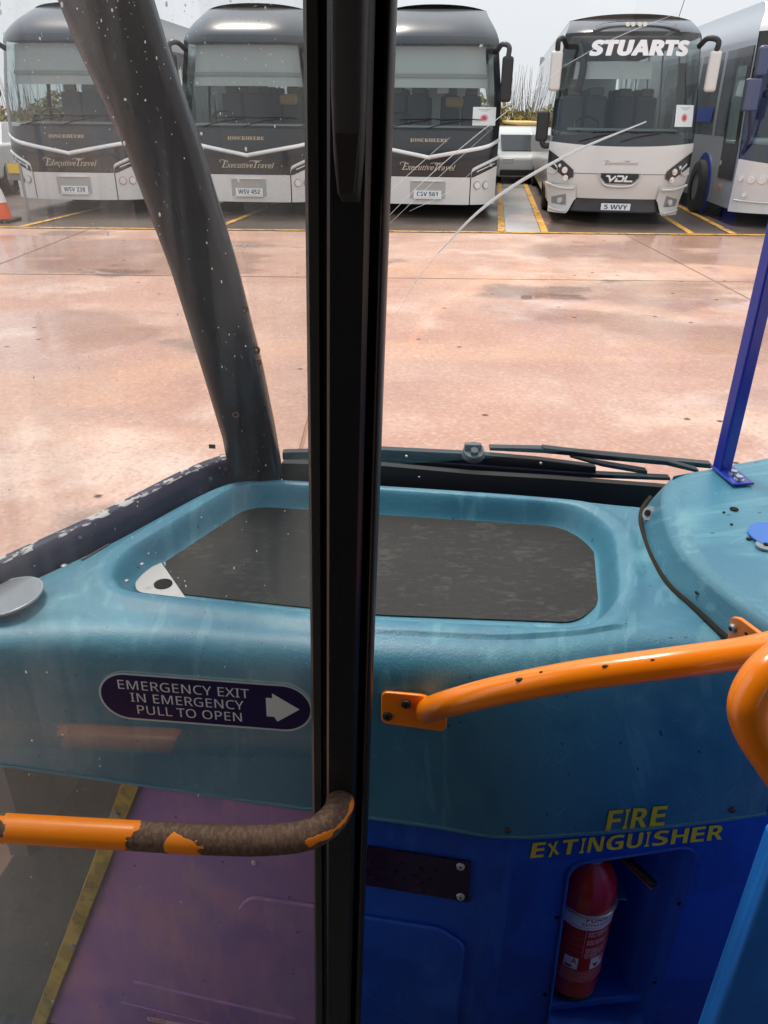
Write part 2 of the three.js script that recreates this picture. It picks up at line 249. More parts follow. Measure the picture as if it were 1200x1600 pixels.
{
  const q = onMesh(1016, 803, podShell, 0.001);
  if (q) { const c = part('round_fixing', new THREE.CylinderGeometry(0.011, 0.012, 0.006, 24).rotateZ(Math.PI / 2 - 0.5).rotateY(0.35).translate(q.x, q.y, q.z), greyMetal, pod); part('centre', new THREE.CylinderGeometry(0.005, 0.005, 0.009, 16).rotateZ(Math.PI / 2 - 0.5).rotateY(0.35).translate(q.x - 0.001, q.y, q.z), hole, c); }
  const disc = (name, x, y, r, h, mat, off) => { const p = onMesh(x, y, podShell, off); if (p) part(name, new THREE.CylinderGeometry(r, r, h, 28).translate(p.x, p.y, p.z), mat, pod); };
  disc('paint_patch', 1214, 838, 0.036, 0.002, M(srgb(70, 122, 205), 0.6), 0.001);
  disc('washer', 1196, 855, 0.0125, 0.003, M(lin(0.3, 0.32, 0.36), 0.5, 0.3), 0.002); disc('screw', 1196, 855, 0.003, 0.005, hole, 0.003);
  for (const [x, y, r] of [[1147, 796, 0.006], [1131, 801, 0.002], [1143, 820, 0.002], [1170, 843, 0.0035], [1090, 926, 0.003]]) disc('hole', x, y, r, 0.001, hole, 0.0008);
}
// blue post on the pod
{
  const foot = onMesh(1127, 736, podShell, 0.0) ?? hitY(1127, 736, T + 0.07);
  const bp = M(srgb(10, 48, 168), 0.3, 0, { clearcoat: 0.4, clearcoatRoughness: 0.2 });
  const post = thing('screen_post', 'glossy blue square tube post bolted to the teal pod', 'post', foot.clone());
  part('tube', box(0.021, 1.35, 0.021, 0, 0.677, 0, 0.003), bp, post, true).rotation.y = 0.25;
  const fp = part('foot_plate', box(0.034, 0.004, 0.07, 0.004, 0.004, 0.022, 0.0018), bp, post, true); fp.rotation.y = 0.12;
  for (const dz of [0.024, 0.044]) { const b = part('bolt', new THREE.CylinderGeometry(0.0055, 0.0055, 0.006, 6).translate(0.008, 0.009, dz), steel, post, true); part('washer', new THREE.CylinderGeometry(0.0075, 0.0075, 0.0015, 20).translate(0.008, 0.0065, dz), steel, b, true); }
}
// ---------------------------------------------------------------- kick panels
const qpt = (x, y) => hitY(x, y, EDGE);
const Q0 = qpt(100, 1208), Q1 = qpt(500, 1266), Q2 = qpt(790, 1306), Q3 = qpt(1200, 1268);
const fA = frame(Q0.clone().setY(0), Q1.clone().sub(Q0)), fB = frame(Q1.clone().setY(0), Q2.clone().sub(Q1)), fC = frame(Q2.clone().setY(0), Q3.clone().sub(Q2));
for (const f of [fA, fB, fC]) { f.o.addScaledVector(f.n, -0.012); f.m.setPosition(f.o); f.inv.copy(f.m).invert(); }
const W2 = (a, b) => new THREE.Vector2(a, b);
const uvScale = (g, k) => { const uv = g.attributes.uv; for (let i = 0; i < uv.count; i++) uv.setXY(i, uv.getX(i) * k, uv.getY(i) * k); return g; };
{
  // left: panel tinted purple for the reflected ground, yellow edging strip, dark panel beyond
  const top = EDGE + 0.03, sTop = fA.loc(216, 1200), sBot = fA.loc(62, 1600);
  const dxs = (sTop.x - sBot.x) / (sTop.y - sBot.y), sx = (y) => sBot.x + dxs * (y - sBot.y), lA = Q1.clone().sub(Q0).length();
  const pA = thing('side_kick_panel', 'kick panel behind the glass door leaf, reflected red ground painted in as purple, with pressed ribs', 'panel', fA.at(0.2, FLOOR));
  part('sheet', uvScale(plate(fA, [W2(sx(top), top), W2(sx(FLOOR), FLOOR), W2(lA + 0.002, FLOOR), W2(lA + 0.002, top)], 0.012, -0.012), 1), purpleReflectMat, pA);
  const rib = poly2(fA, [[384, 1402], [398, 1397], [500, 1412], [500, 1497], [372, 1418]]); part('pressing', plate(fA, roundPoly(rib, [0.01, 0.01, 0, 0, 0.008]), 0.007, 0, 0.003), purpleReflectMat, pA);
  const line = (a, b, r) => { const s = fA.hit(...a), e = fA.hit(...b); part('rib', tube([s, s.clone().lerp(e, 0.5), e], r, 10, 8), purpleReflectMat, pA); };
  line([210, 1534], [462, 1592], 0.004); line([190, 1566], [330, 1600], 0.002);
  const lt = canvasTex(512, 64, (g, w, h) => { g.fillStyle = '#f3c9c0'; g.fillRect(0, 0, w, h); g.fillStyle = '#b0303a'; g.font = 'bold 50px sans-serif'; g.fillText('RAMP', 14, 50); });
  const l0 = fA.loc(230, 1588), l1 = fA.loc(330, 1606), ln = Math.hypot(l1.x - l0.x, l1.y - l0.y);
  part('ramp_label', new THREE.PlaneGeometry(ln, 0.012).translate(ln / 2, -0.006, 0).rotateZ(Math.atan2(l1.y - l0.y, l1.x - l0.x)).translate(l0.x, l0.y, 0.001).applyMatrix4(fA.m), M(lin(1, 1, 1), 0.6, 0, { map: lt }), pA);
  for (const [x, y] of [[397, 1347], [290, 1328]]) part('rivet', circleOn(fA, x, y, 0.004, 0.003), M(lin(0.6, 0.6, 0.58), 0.4), pA);
  const ys = thing('yellow_edging_strip', 'worn yellow metal edging strip slanting down beside the purple panel', 'edging strip', fA.at(sx(FLOOR), FLOOR));
  const stripTex = dataTex(256, 512, (u, v, i, j) => { let c = mix3([192, 164, 72], [166, 138, 60], sstep(0.4, 0.65, fbm(u, v, 6, 5, 201))); c = mix3(c, [112, 94, 56], 0.45 * sstep(0.58, 0.7, fbm(u, v, 14, 4, 203))); return c.map((x) => x + 14 * (hash(i, j, 6) - 0.5)); });
  const sw = 0.015; part('strip', uvScale(plate(fA, [W2(sx(top) - sw, top), W2(sx(FLOOR) - sw, FLOOR), W2(sx(FLOOR) + sw * 0.9, FLOOR), W2(sx(top) + sw * 0.9, top)], 0.008, 0.001, 0.002), 4), M(lin(1, 1, 1), 0.6, 0, { map: stripTex }), ys);
  for (const [x, y] of [[186, 1264], [216, 1212], [88, 1558], [118, 1470]]) part('screw', circleOn(fA, x, y, 0.005, 0.003, 0.009), greyMetal, ys);
  const dk = thing('step_side_panel', 'dark grey side panel of the doorway left of the yellow strip', 'panel', fA.at(-0.1, FLOOR));
  part('sheet', plate(fA, [W2(-0.45, top), W2(-0.45, FLOOR), W2(sx(FLOOR) + 0.002, FLOOR), W2(sx(top) + 0.002, top)], 0.01, -0.011), M(lin(1, 1, 1), 0.6, 0, { map: dataTex(256, 256, (u, v, i, j) => { const k = 84 + 26 * fbm(u, v, 6, 5, 211) + 10 * (hash(i, j, 9) - 0.5); return [k * 1.02, k, k * 0.93]; }) }), dk);
}
{
  // centre: blue panel with perforated plate, rounded corner, recess
  const top = EDGE + 0.03, lB = Q2.clone().sub(Q1).length(), lC = Q3.clone().sub(Q2).length();
  const pB = thing('front_kick_panel', 'deep blue moulded kick panel with the fire extinguisher recess under the dashboard', 'panel', fB.at(lB, FLOOR));
  part('sheet', uvScale(plate(fB, [W2(0, top), W2(0, FLOOR), W2(lB - 0.02, FLOOR), W2(lB - 0.02, top)], 0.012, -0.012), 1), bluePaint, pB);
  // rounded vertical corner
  const a0 = fB.at(lB - 0.02, 0), a2 = fC.at(0.02, 0), a1 = a0.clone().addScaledVector(fB.r, 0.02).lerp(a2.clone().addScaledVector(fC.r, -0.02), 0.5);
  part('corner', grid(10, 2, (u, v) => { const q = a0.clone().multiplyScalar((1 - u) * (1 - u)).addScaledVector(a1, 2 * u * (1 - u)).addScaledVector(a2, u * u); q.y = lerp(top, FLOOR, v); return q; }, (u, v) => [u * 0.06, v * 0.6]), bluePaint, pB);
  const emb = poly2(fB, [[500, 1416], [690, 1447], [727, 1472], [714, 1602], [655, 1602], [500, 1500]]); part('pressing', uvScale(plate(fB, roundPoly(emb, [0, 0.012, 0.012, 0.012, 0.02, 0]), 0.008, 0, 0.0035), 1), bluePaint, pB);
  const vp = poly2(fB, [[500, 1308], [736, 1344], [733, 1406], [500, 1368]]);
  const plateMat = M(srgb(48, 30, 62), 0.35, 0.2, { roughnessMap: roughTex });
  const vpm = part('perforated_plate', plate(fB, vp, 0.004, 0.0005, 0.001), plateMat, pB);
  for (const [x, y] of [[720, 1349], [720, 1396]]) { const r = part('rivet', circleOn(fB, x, y, 0.0062, 0.003, 0.0045), M(lin(0.62, 0.6, 0.58), 0.35), vpm); part('rivet_centre', circleOn(fB, x, y, 0.002, 0.004, 0.0045), darkGrey, r); }
  for (const [x, y] of [[580, 1343], [602, 1344], [630, 1347], [659, 1354], [682, 1358], [595, 1355], [619, 1358], [649, 1363], [673, 1370], [584, 1366], [606, 1369], [633, 1371], [661, 1376], [684, 1380]]) part('hole', circleOn(fB, x, y, 0.0032, 0.0012, 0.0042), hole, vpm);
  // right sheet with hole
  const holePts = roundPoly(poly2(fC, [[888, 1348], [1092, 1318], [1012, 1610], [852, 1610]]), [0.03, 0.035, 0.03, 0.02], 8);
  for (const p of holePts) p.y = Math.max(p.y, FLOOR + 0.02);
  part('sheet', uvScale(plate(fC, [W2(0.02, top), W2(0.02, FLOOR), W2(lC + 0.15, FLOOR), W2(lC + 0.15, top)], 0.012, -0.012, 0, [holePts]), 1), bluePaint, pB);
  const cx = holePts.reduce((s, p) => s + p.x, 0) / holePts.length, cy = holePts.reduce((s, p) => s + p.y, 0) / holePts.length, xm = Math.max(...holePts.map((p) => p.x));
  const ring = (inset, d, right) => holePts.map((p) => { const t = p.clone().sub(W2(cx, cy)); const x = p.x - Math.sign(t.x) * Math.min(Math.abs(t.x), inset) - (t.x > 0 ? right * clamp(t.x / (xm - cx)) : 0), y = p.y - Math.sign(t.y) * Math.min(Math.abs(t.y), inset); return fC.at(x, y, d); });
  part('recess', loft([ring(0, 0, 0), ring(-0.0015, 0.005, 0), ring(0.003, 0.004, 0), ring(0.005, -0.012, 0.006), ring(0.006, -0.02, 0.024), ring(0.010, -0.115, 0.05), ring(0.02, -0.125, 0.058), ring(0.2, -0.126, 0.06)], { cap: false }), bluePaint, pB);
  for (const [x, y] of [[870, 1433], [851, 1553], [1060, 1411], [1022, 1534]]) part('hole', circleOn(fC, x, y, 0.0035, 0.001, 0.0008), hole, pB);

  // fire extinguisher standing in the recess
  const eB = fC.hit(890, 1524, -0.060), eT = fC.hit(914, 1340, -0.060), H = Math.min(0.33, eT.y - eB.y), base = V(eB.x, eB.y, eB.z);
  const s0 = fC.hit(866, 1470, -0.06), s1 = fC.hit(956, 1470, -0.06), R = s0.distanceTo(s1) / 2 * 0.88, h = (eT.y - base.y) * 0.98;
  part('recess_shelf', plate(fC, [W2(fC.loc(853, 1500, -0.03).x, eB.y - 0.02), W2(fC.loc(1030, 1500, -0.03).x, eB.y - 0.02), W2(fC.loc(1030, 1500, -0.03).x, eB.y - 0.002), W2(fC.loc(853, 1500, -0.03).x, eB.y - 0.002)], 0.105, -0.12, 0.003), bluePaint, pB);
  const red = M(srgb(200, 14, 22), 0.25, 0, { clearcoat: 0.7, clearcoatRoughness: 0.08 });
  const ex = thing('fire_extinguisher', 'small red foam fire extinguisher with white banded label in the blue recess', 'fire extinguisher', base);
  const prof = [[0, 0], [R * 0.8, 0.002], [R, 0.014], [R, h * 0.80], [R * 0.97, h * 0.86], [R * 0.86, h * 0.92], [R * 0.62, h * 0.97], [R * 0.34, h * 1.0], [R * 0.3, h * 1.03]].map(([a, b]) => W2(a, b));
  part('cylinder', new THREE.LatheGeometry(prof, 48), red, ex, true);
  part('valve', merge([new THREE.CylinderGeometry(R * 0.32, R * 0.36, 0.03, 20).translate(0, h * 1.03 + 0.015, 0), box(0.03, 0.02, 0.05, 0, h * 1.03 + 0.035, 0, 0.004)]), greyMetal, ex, true);
  const lev = part('lever', box(0.013, 0.009, 0.075, 0, 0, 0, 0.003), black, ex, true); lev.position.set(R + 0.018, h * 1.0, 0.012); lev.rotation.set(0.25, 0.7, -0.5); part('lever_face', box(0.012, 0.0015, 0.072, 0, -0.006, 0), M(srgb(196, 96, 52), 0.5), lev, true);
  part('base_ring', new THREE.TorusGeometry(R * 0.93, 0.004, 8, 40).rotateX(Math.PI / 2).translate(0, 0.004, 0), black, ex, true);
  const lt = canvasTex(1024, 1024, (g, w, hh) => {
    g.fillStyle = '#c1121c'; g.fillRect(0, 0, w, hh); g.fillStyle = '#f1ece8'; g.fillRect(0, 0, w, 205);
    g.fillStyle = '#b5121c'; fitText(g, 'FOAM', 360, 96, 290, 100, 'bold $px sans-serif'); fitText(g, 'EXTINGUISHER', 330, 150, 400, 50, 'bold $px sans-serif'); fitText(g, 'SUITABLE FOR INDOOR / OUTDOOR USE', 200, 188, 640, 26, '$px sans-serif');
    g.fillStyle = '#f0b8b4'; g.fillRect(395, 225, 5, 390); g.fillRect(0, 205, w, 6);
    g.fillStyle = '#f6d9d4'; ['USE UPRIGHT', 'PULL OUT PIN', '', 'AIM NOZZLE AT', 'BASE OF FIRE', '', 'SQUEEZE HANDLE', 'TO OPERATE', 'RELEASE HANDLE', 'TO STOP'].forEach((s, i) => { g.font = 'bold 42px sans-serif'; g.fillText(s, 425, 268 + i * 40); });
    g.strokeStyle = '#e0a29c'; g.lineWidth = 3; for (const y of [350, 450, 540]) { g.beginPath(); g.moveTo(210, y); g.lineTo(390, y); g.stroke(); }
    g.fillStyle = '#f3ebe6'; g.fillRect(200, 640, 170, 170); g.fillRect(520, 640, 190, 170); g.fillStyle = '#b5121c'; g.font = 'bold 90px sans-serif'; g.fillText('A', 290, 720); g.fillRect(215, 760, 90, 36); g.fillText('B', 640, 715); g.beginPath(); g.moveTo(545, 720); g.lineTo(640, 745); g.lineTo(600, 800); g.closePath(); g.fill();
    g.fillStyle = '#eab0aa'; for (let y = 836; y < 1000; y += 22) g.fillRect(150 + (y * 7) % 40, y, 640 - (y * 13) % 90, 7);
  });
  const arc = 3.0, lh0 = h * 0.18, lh1 = h * 0.76; const lg = grid(40, 1, (u, v) => { const a = (u - 0.5) * arc + 0.22; return V(Math.sin(a) * (R + 0.0006), lerp(lh1, lh0, v), Math.cos(a) * (R + 0.0006)); }, (u, v) => [u, 1 - v]);
  part('label', lg, M(lin(1, 1, 1), 0.35, 0, { map: lt }), ex, true);
  part('strap', merge([new THREE.TorusGeometry(R + 0.002, 0.002, 6, 40).rotateX(Math.PI / 2).translate(0, h * 0.75, 0), box(0.014, 0.003, 0.03, R + 0.008, h * 0.75, 0)]), steel, ex, true);

  // lettering
  const font = await new FontLoader().loadAsync('fonts/droid/droid_sans_bold.typeface.json');
  const yellow = M(srgb(255, 212, 40), 0.5);
  function letter(ch, x, y, w, hh, slope, toPoint, turn = 0, bold = 1) {
    const sh = font.generateShapes(ch, 100); const g = new THREE.ShapeGeometry(sh, 6); g.computeBoundingBox(); const b = g.boundingBox, p = g.attributes.position;
    for (let i = 0; i < p.count; i++) {
      let lx = (p.getX(i) - b.min.x) / (b.max.x - b.min.x) * w, ly = (p.getY(i) - b.min.y) / (b.max.y - b.min.y) * hh;
      if (turn) { const mx = lx - w / 2, my = ly - hh / 2; lx = w / 2 + mx * Math.cos(turn) - my * Math.sin(turn); ly = hh / 2 + mx * Math.sin(turn) + my * Math.cos(turn); }
      const q = toPoint(x + lx + ly * 0.2, y - ly + slope * lx); p.setXYZ(i, q.x, q.y, q.z);
    }
    g.computeVertexNormals(); return g;
  }
  const s1t = thing('warning_lettering', 'yellow lettering reading FIRE EXTINGUISHER above the blue recess', 'lettering', fC.at(0.1, EDGE));
  let x = 945; for (const [c, w] of [['F', 22], ['I', 7], ['R', 26], ['E', 23]]) { part('letter', letter(c, x, 1296 - (x - 945) * 0.09, w, 31, -0.09, (a, b) => onMesh(a, b, dashShell, 0.0018) ?? fC.hit(a, b, 0.02)), yellow, s1t); x += w + 4.5; }
  x = 828; const ws = { E: 21, X: 17, T: 24, I: 7, N: 24, G: 27, U: 24, S: 24, H: 26, R: 25 };
  for (const c of 'EXTINGUISHER') { const w = ws[c]; part('letter', letter(c, x, 1341 - (x - 828) * 0.098, w, c === 'X' ? 22 : 23.5, -0.098, (a, b) => fC.hit(a, b, 0.0015), c === 'X' ? 0.25 : 0), yellow, s1t); x += w + 4.9; }
}
// right-hand cab door panel close to the camera
{
  const p = hitZ(1155, 1440, -0.47), base = V(p.x, FLOOR, p.z);
  const g = thing('cab_door', 'bright blue cab door panel at the right beside the orange loop rail', 'door', base);
  part('panel', box(0.7, 1.04, 0.03, 0.352, 0.52, 0, 0.006), M(lin(1, 1, 1), 0.5, 0, { map: paintTex([24, 118, 212], [44, 136, 222], [16, 96, 186], 57, 256) }), g, true);
}
// ---------------------------------------------------------------- orange rails
{
  const dn = fB.n;
  const pl = frame(onMesh(640, 1105, dashShell), fB.r);
  const rail = thing('grab_rail', 'glossy orange grab rail bolted across the front of the teal dashboard', 'grab rail', pl.o.clone());
  part('end_plate', plate(pl, roundPoly(poly2(pl, [[597, 1075], [668, 1082], [700, 1112], [697, 1138], [597, 1124]]), 0.009), 0.005, 0.002, 0.0015), orange, rail);
  for (const [x, y] of [[636, 1093], [607, 1112]]) { const s = part('screw', circleOn(pl, x, y, 0.0062, 0.004, 0.006), darkGrey, rail); part('socket', circleOn(pl, x, y, 0.0025, 0.005, 0.006), hole, s); }
  const at = (x, y, d) => pl.hit(x, y, d);
  const pts = [at(668, 1112, -0.002), at(676, 1107, 0.022), at(712, 1096, 0.05), at(780, 1079, 0.07), at(900, 1056, 0.082), at(1040, 1037, 0.085), at(1150, 1022, 0.075), at(1215, 1008, 0.055)];
  part('tube', tube(pts, 0.0148, 90, 24), orange, rail);
  const f2 = frame((onMesh(1165, 990, podShell, 0.008) ?? podBase.getPoint(0.86)), podBase.getPoint(0.95).sub(podBase.getPoint(0.75)).setY(0), V(-0.25, 1, -0.25).normalize());
  part('end_plate', plate(f2, roundPoly(poly2(f2, [[1147, 962], [1160, 964], [1225, 1012], [1205, 1030], [1140, 1006]]), 0.005), 0.005, 0, 0.0015), orange, rail);
  { const s = part('screw', circleOn(f2, 1152, 979, 0.0055, 0.004, 0.005), greyMetal, rail); part('socket', circleOn(f2, 1152, 979, 0.0025, 0.005, 0.005), hole, s); part('slot', circleOn(f2, 1172, 988, 0.002, 0.001, 0.005), hole, rail); }
  const rr = rng(44); for (const [x, y, s] of [[812, 1062, 4], [946, 1041, 3], [946, 1076, 3.4], [1020, 1031, 2], [895, 1084, 2], [846, 1050, 2]]) { caster.set(EYE, ray(x, y).normalize()); const h = caster.intersectObject(rail.children.find((c) => c.name === 'tube'))[0]; if (h) part('paint_chip', new THREE.SphereGeometry(s * 0.0008, 8, 5).scale(1.5, 0.8, 0.6).translate(h.point.x, h.point.y, h.point.z), M(srgb(90, 74, 62), 0.7), rail); }
  // loop rail of the cab door
  const lp = (x, y, z) => hitZ(x, y, z);
  const loop = thing('loop_rail', 'thick orange loop handrail above the cab door', 'handrail', lp(1190, 1150, -0.44));
  part('tube', tube([lp(1330, 990, -0.50), lp(1262, 1008, -0.48), lp(1205, 1042, -0.46), lp(1172, 1090, -0.45), lp(1174, 1132, -0.445), lp(1206, 1186, -0.44), lp(1260, 1262, -0.44), lp(1340, 1370, -0.44)], 0.0150, 90, 28), orange, loop);
}

// ---------------------------------------------------------------- left sill, pillar, windscreen, wipers
{
  const chipTex = dataTex(1024, 128, (u, v, i, j) => { const c = mix3([42, 42, 68], [54, 52, 76], sstep(0.4, 0.7, fbm(u, v, 12, 4, 301))); const e = fbm(u, v, 40, 5, 302, 8) + (v > 0.5 ? 0.2 : 0) + (u > 0.9 ? 0.12 : 0); return e > 0.80 ? [186, 184, 182] : (e > 0.765 ? [120, 118, 124] : c.map((x) => x + 8 * (hash(i, j, 5) - 0.5))); });
  const sill = thing('window_sill', 'navy painted sill with chipped white edge below the corner window', 'sill', cB.getPoint(0.15));
  const N = 40, rings = []; for (let i = 0; i <= N; i++) { const u = 0.0 + 0.385 * i / N, p = cB.getPoint(u), tn = cB.getTangent(u).setY(0).normalize(), out = V(tn.z, 0, -tn.x); const q = (o, y) => p.clone().addScaledVector(out, o).setY(T + y); rings.push([q(0.0, -0.05), q(0.002, 0.012), q(0.014, 0.030), q(0.028, 0.033), q(0.04, 0.020), q(0.04, -0.1)]); }
  const g = loft(rings); const uv = g.attributes.uv; for (let i = 0; i < uv.count; i++) { const a = uv.getX(i), b = uv.getY(i); uv.setXY(i, b, Math.min(1, a * 1.5)); }
  part('rail', g, M(lin(1, 1, 1), 0.5, 0, { map: chipTex }), sill);
  const disc = thing('round_cover', 'thin pale grey oval cover lying on the dashboard by the sill', 'cover', hitY(14, 932, T + 0.012));
  const dm = part('disc', new THREE.CylinderGeometry(0.052, 0.054, 0.004, 48), M(lin(0.24, 0.26, 0.28), 0.25, 0.2, { clearcoat: 0.6 }), disc, true); dm.rotation.set(0, 0, 0.12); part('rim', new THREE.TorusGeometry(0.053, 0.0022, 8, 60).rotateX(Math.PI / 2), M(lin(0.4, 0.42, 0.43), 0.3, 0.4), dm, true); dm.scale.set(0.75, 1, 0.8);
}
{
  const L = [[88, -10], [120, 70], [200, 240], [268, 420], [318, 580], [348, 680], [360, 748]], Rr = [[238, -10], [262, 70], [318, 240], [372, 420], [412, 580], [432, 680], [443, 745]];
  const zs = [-1.08, -1.09, -1.12, -1.14, -1.155, -1.17, -1.195];
  const rings = L.map((l, i) => { const a = hitZ(l[0], l[1], zs[i]), b = hitZ(Rr[i][0], Rr[i][1], zs[i]), w = b.clone().sub(a); const q = (t, d) => a.clone().addScaledVector(w, t).add(V(0, 0, d)); return [q(0, 0), q(0.04, 0.018), q(0.18, 0.03), q(0.42, 0.034), q(0.50, 0.030), q(0.60, 0.034), q(0.85, 0.028), q(0.97, 0.016), q(1, 0), q(0.9, -0.05), q(0.1, -0.05)]; });
  const top = rings[0].map((p, i) => p.clone().add(p.clone().sub(rings[1][i]).multiplyScalar(3))); rings.unshift(top);
  const pil = thing('windscreen_pillar', 'dark navy windscreen corner pillar leaning over the dashboard', 'pillar', hitZ(400, 745, -1.165));
  const g = loft(rings), uv = g.attributes.uv; for (let i = 0; i < uv.count; i++) uv.setXY(i, uv.getX(i) * 1, uv.getY(i) * 1.5);
  const pm = part('casing', g, navy, pil);
  for (const [x, y, r] of [[399, 547, 0.005], [368, 648, 0.004], [382, 483, 0.004], [404, 566, 0.003]]) { const p = onMesh(x, y, pm, 0.0005); if (p) part('screw_hole', new THREE.TorusGeometry(r, r * 0.4, 8, 16).translate(p.x, p.y, p.z), M(srgb(120, 84, 66), 0.7), pil); }
}
const wf = frame(V(0, T - 0.02, -1.21), V(1, 0, 0), V(0, 1, 0.10).normalize());
{
  const ws = thing('windscreen', 'large clear windscreen with long diagonal cracks in front of the parked coaches', 'windscreen', V(0.3, T, -1.21));
  const b0 = wf.loc(438, 770), x0 = b0.x, x1 = 1.3;
  part('pane', plate(wf, [W2(wf.loc(440, 760).x, 0), W2(x1, 0), W2(x1, 1.3), W2(wf.loc(240, -40).x, 1.3)], 0.0004), glass, ws);
  const crack = M(lin(0.95, 0.96, 0.97), 1, 0, { transmission: 0.6, thickness: 0 });
  const ck = (pts, r) => part('crack', taper(pts.map(([x, y]) => wf.hit(x, y, 0.002)), r), crack, ws);
  function taper(pts, r) { const c = new THREE.CatmullRomCurve3(pts), n = 40, rings = []; for (let i = 0; i <= n; i++) { const p = c.getPoint(i / n), t = c.getTangent(i / n), s = t.clone().cross(wf.n).normalize(), k = r * (0.25 + 0.75 * Math.sin(Math.PI * clamp(i / n * 0.9 + 0.06))); rings.push([0, 1, 2, 3, 4, 5].map((a) => p.clone().addScaledVector(s, Math.cos(a * Math.PI / 3) * k).addScaledVector(wf.n, Math.sin(a * Math.PI / 3) * k * 0.3))); } return loft(rings); }
  ck([[684, 396], [742, 336], [800, 292], [900, 236], [1010, 190]], 0.0022);
  ck([[684, 396], [650, 440], [620, 490]], 0.0005);
  ck([[600, 345], [660, 285], [740, 215], [850, 130], [880, 104]], 0.0005); ck([[602, 306], [650, 262], [704, 214]], 0.00035); ck([[606, 352], [680, 282], [770, 200]], 0.0003); ck([[880, 104], [960, 60], [1060, 20]], 0.0004); ck([[640, 330], [700, 300], [745, 262]], 0.0003);
  const fr = thing('windscreen_gasket', 'black rubber gasket strip between dashboard and windscreen', 'gasket', V(0.2, T, -1.2));
  const up = [[440, 724], [600, 728], [740, 741], [860, 748], [1030, 761], [1100, 768]].map(([x, y]) => hitZ(x, y, -1.2)), N = up.length;
  part('strip', loft(up.map((p) => [p.clone(), p.clone().add(V(0, -0.10, 0.01)), p.clone().add(V(0, -0.10, -0.03)), p.clone().add(V(0, -0.006, -0.03))])), rubber, fr);
  // wipers outside the glass
  const zW = -1.27, wp = (x, y, dz = 0) => hitZ(x, y, zW + dz);
  const bar = (pts, h) => loft(pts.map(([x, y, k = 1, dz = 0]) => { const p = wp(x, y, dz); const a = h * k / 2; return [p.clone().add(V(0, a, 0.004)), p.clone().add(V(0, -a, 0.006)), p.clone().add(V(0, -a, -0.012)), p.clone().add(V(0, a, -0.012))]; }));
  const wmat = M(lin(0.03, 0.032, 0.033), 0.45);
  const w1 = thing('windscreen_wiper', 'long black wiper with round spindle lying along the windscreen base', 'wiper', wp(740, 705), 'wipers at the windscreen base');
  part('arm', bar([[442, 711, 0.8], [600, 708], [740, 716, 1.2], [840, 724, 1.1], [930, 733, 0.7]], 0.016), wmat, w1);
  part('blade', bar([[445, 722, 0.6], [600, 720, 1], [760, 731, 1], [900, 741, 0.9], [1046, 747, 0.5]], 0.008), rubber, w1);
  { const p = wp(740, 706, 0.012); const sp = part('spindle', merge([new THREE.CylinderGeometry(0.018, 0.021, 0.012, 28).rotateX(0.5).translate(p.x, p.y, p.z), box(0.03, 0.012, 0.012, p.x - 0.002, p.y + 0.010, p.z, 0.002)]), M(lin(0.10, 0.105, 0.11), 0.5), w1); part('nut', new THREE.CylinderGeometry(0.007, 0.007, 0.012, 6).rotateX(0.5).translate(p.x, p.y + 0.004, p.z + 0.010), darkGrey, sp); }
  for (const [x, y] of [[635, 713], [925, 722], [845, 724]]) { const p = wp(x, y, 0.006); part('rivet', new THREE.SphereGeometry(0.003, 8, 6).translate(p.x, p.y, p.z), steel, w1); }
  const w2 = thing('windscreen_wiper', 'second slim black wiper crossing over the first towards the teal pod', 'wiper', wp(960, 715, -0.03), 'wipers at the windscreen base');
  part('arm', bar([[765, 700, 0.6, -0.02], [850, 703, 1, -0.02], [960, 713, 1, -0.02], [1110, 727, 1, -0.02]], 0.008), wmat, w2);
  part('blade', bar([[848, 701, 0.8, 0.01], [940, 713, 1, 0.01], [1040, 722, 0.9, 0.01], [1090, 735, 0.6, 0.01]], 0.008), rubber, w2);
  part('linkage', bar([[890, 712, 0.4, 0.01], [940, 725, 1, 0.01], [1010, 737, 1.2, 0.01]], 0.005), wmat, w2);
}
{
  const qp = thing('corner_window', 'curved corner window pane left of the windscreen pillar', 'window', cB.getPoint(0.2));
  const N = 14; part('pane', grid(N, 6, (u, v) => { const p = cB.getPoint(0.36 * u), tn = cB.getTangent(0.36 * u).setY(0).normalize(); return p.addScaledVector(V(tn.z, 0, -tn.x), 0.026).setY(T + 0.032 + v * 1.2).add(V(0.0 - v * 0.0 , 0, 0.1 * v)); }), glass, qp);
}

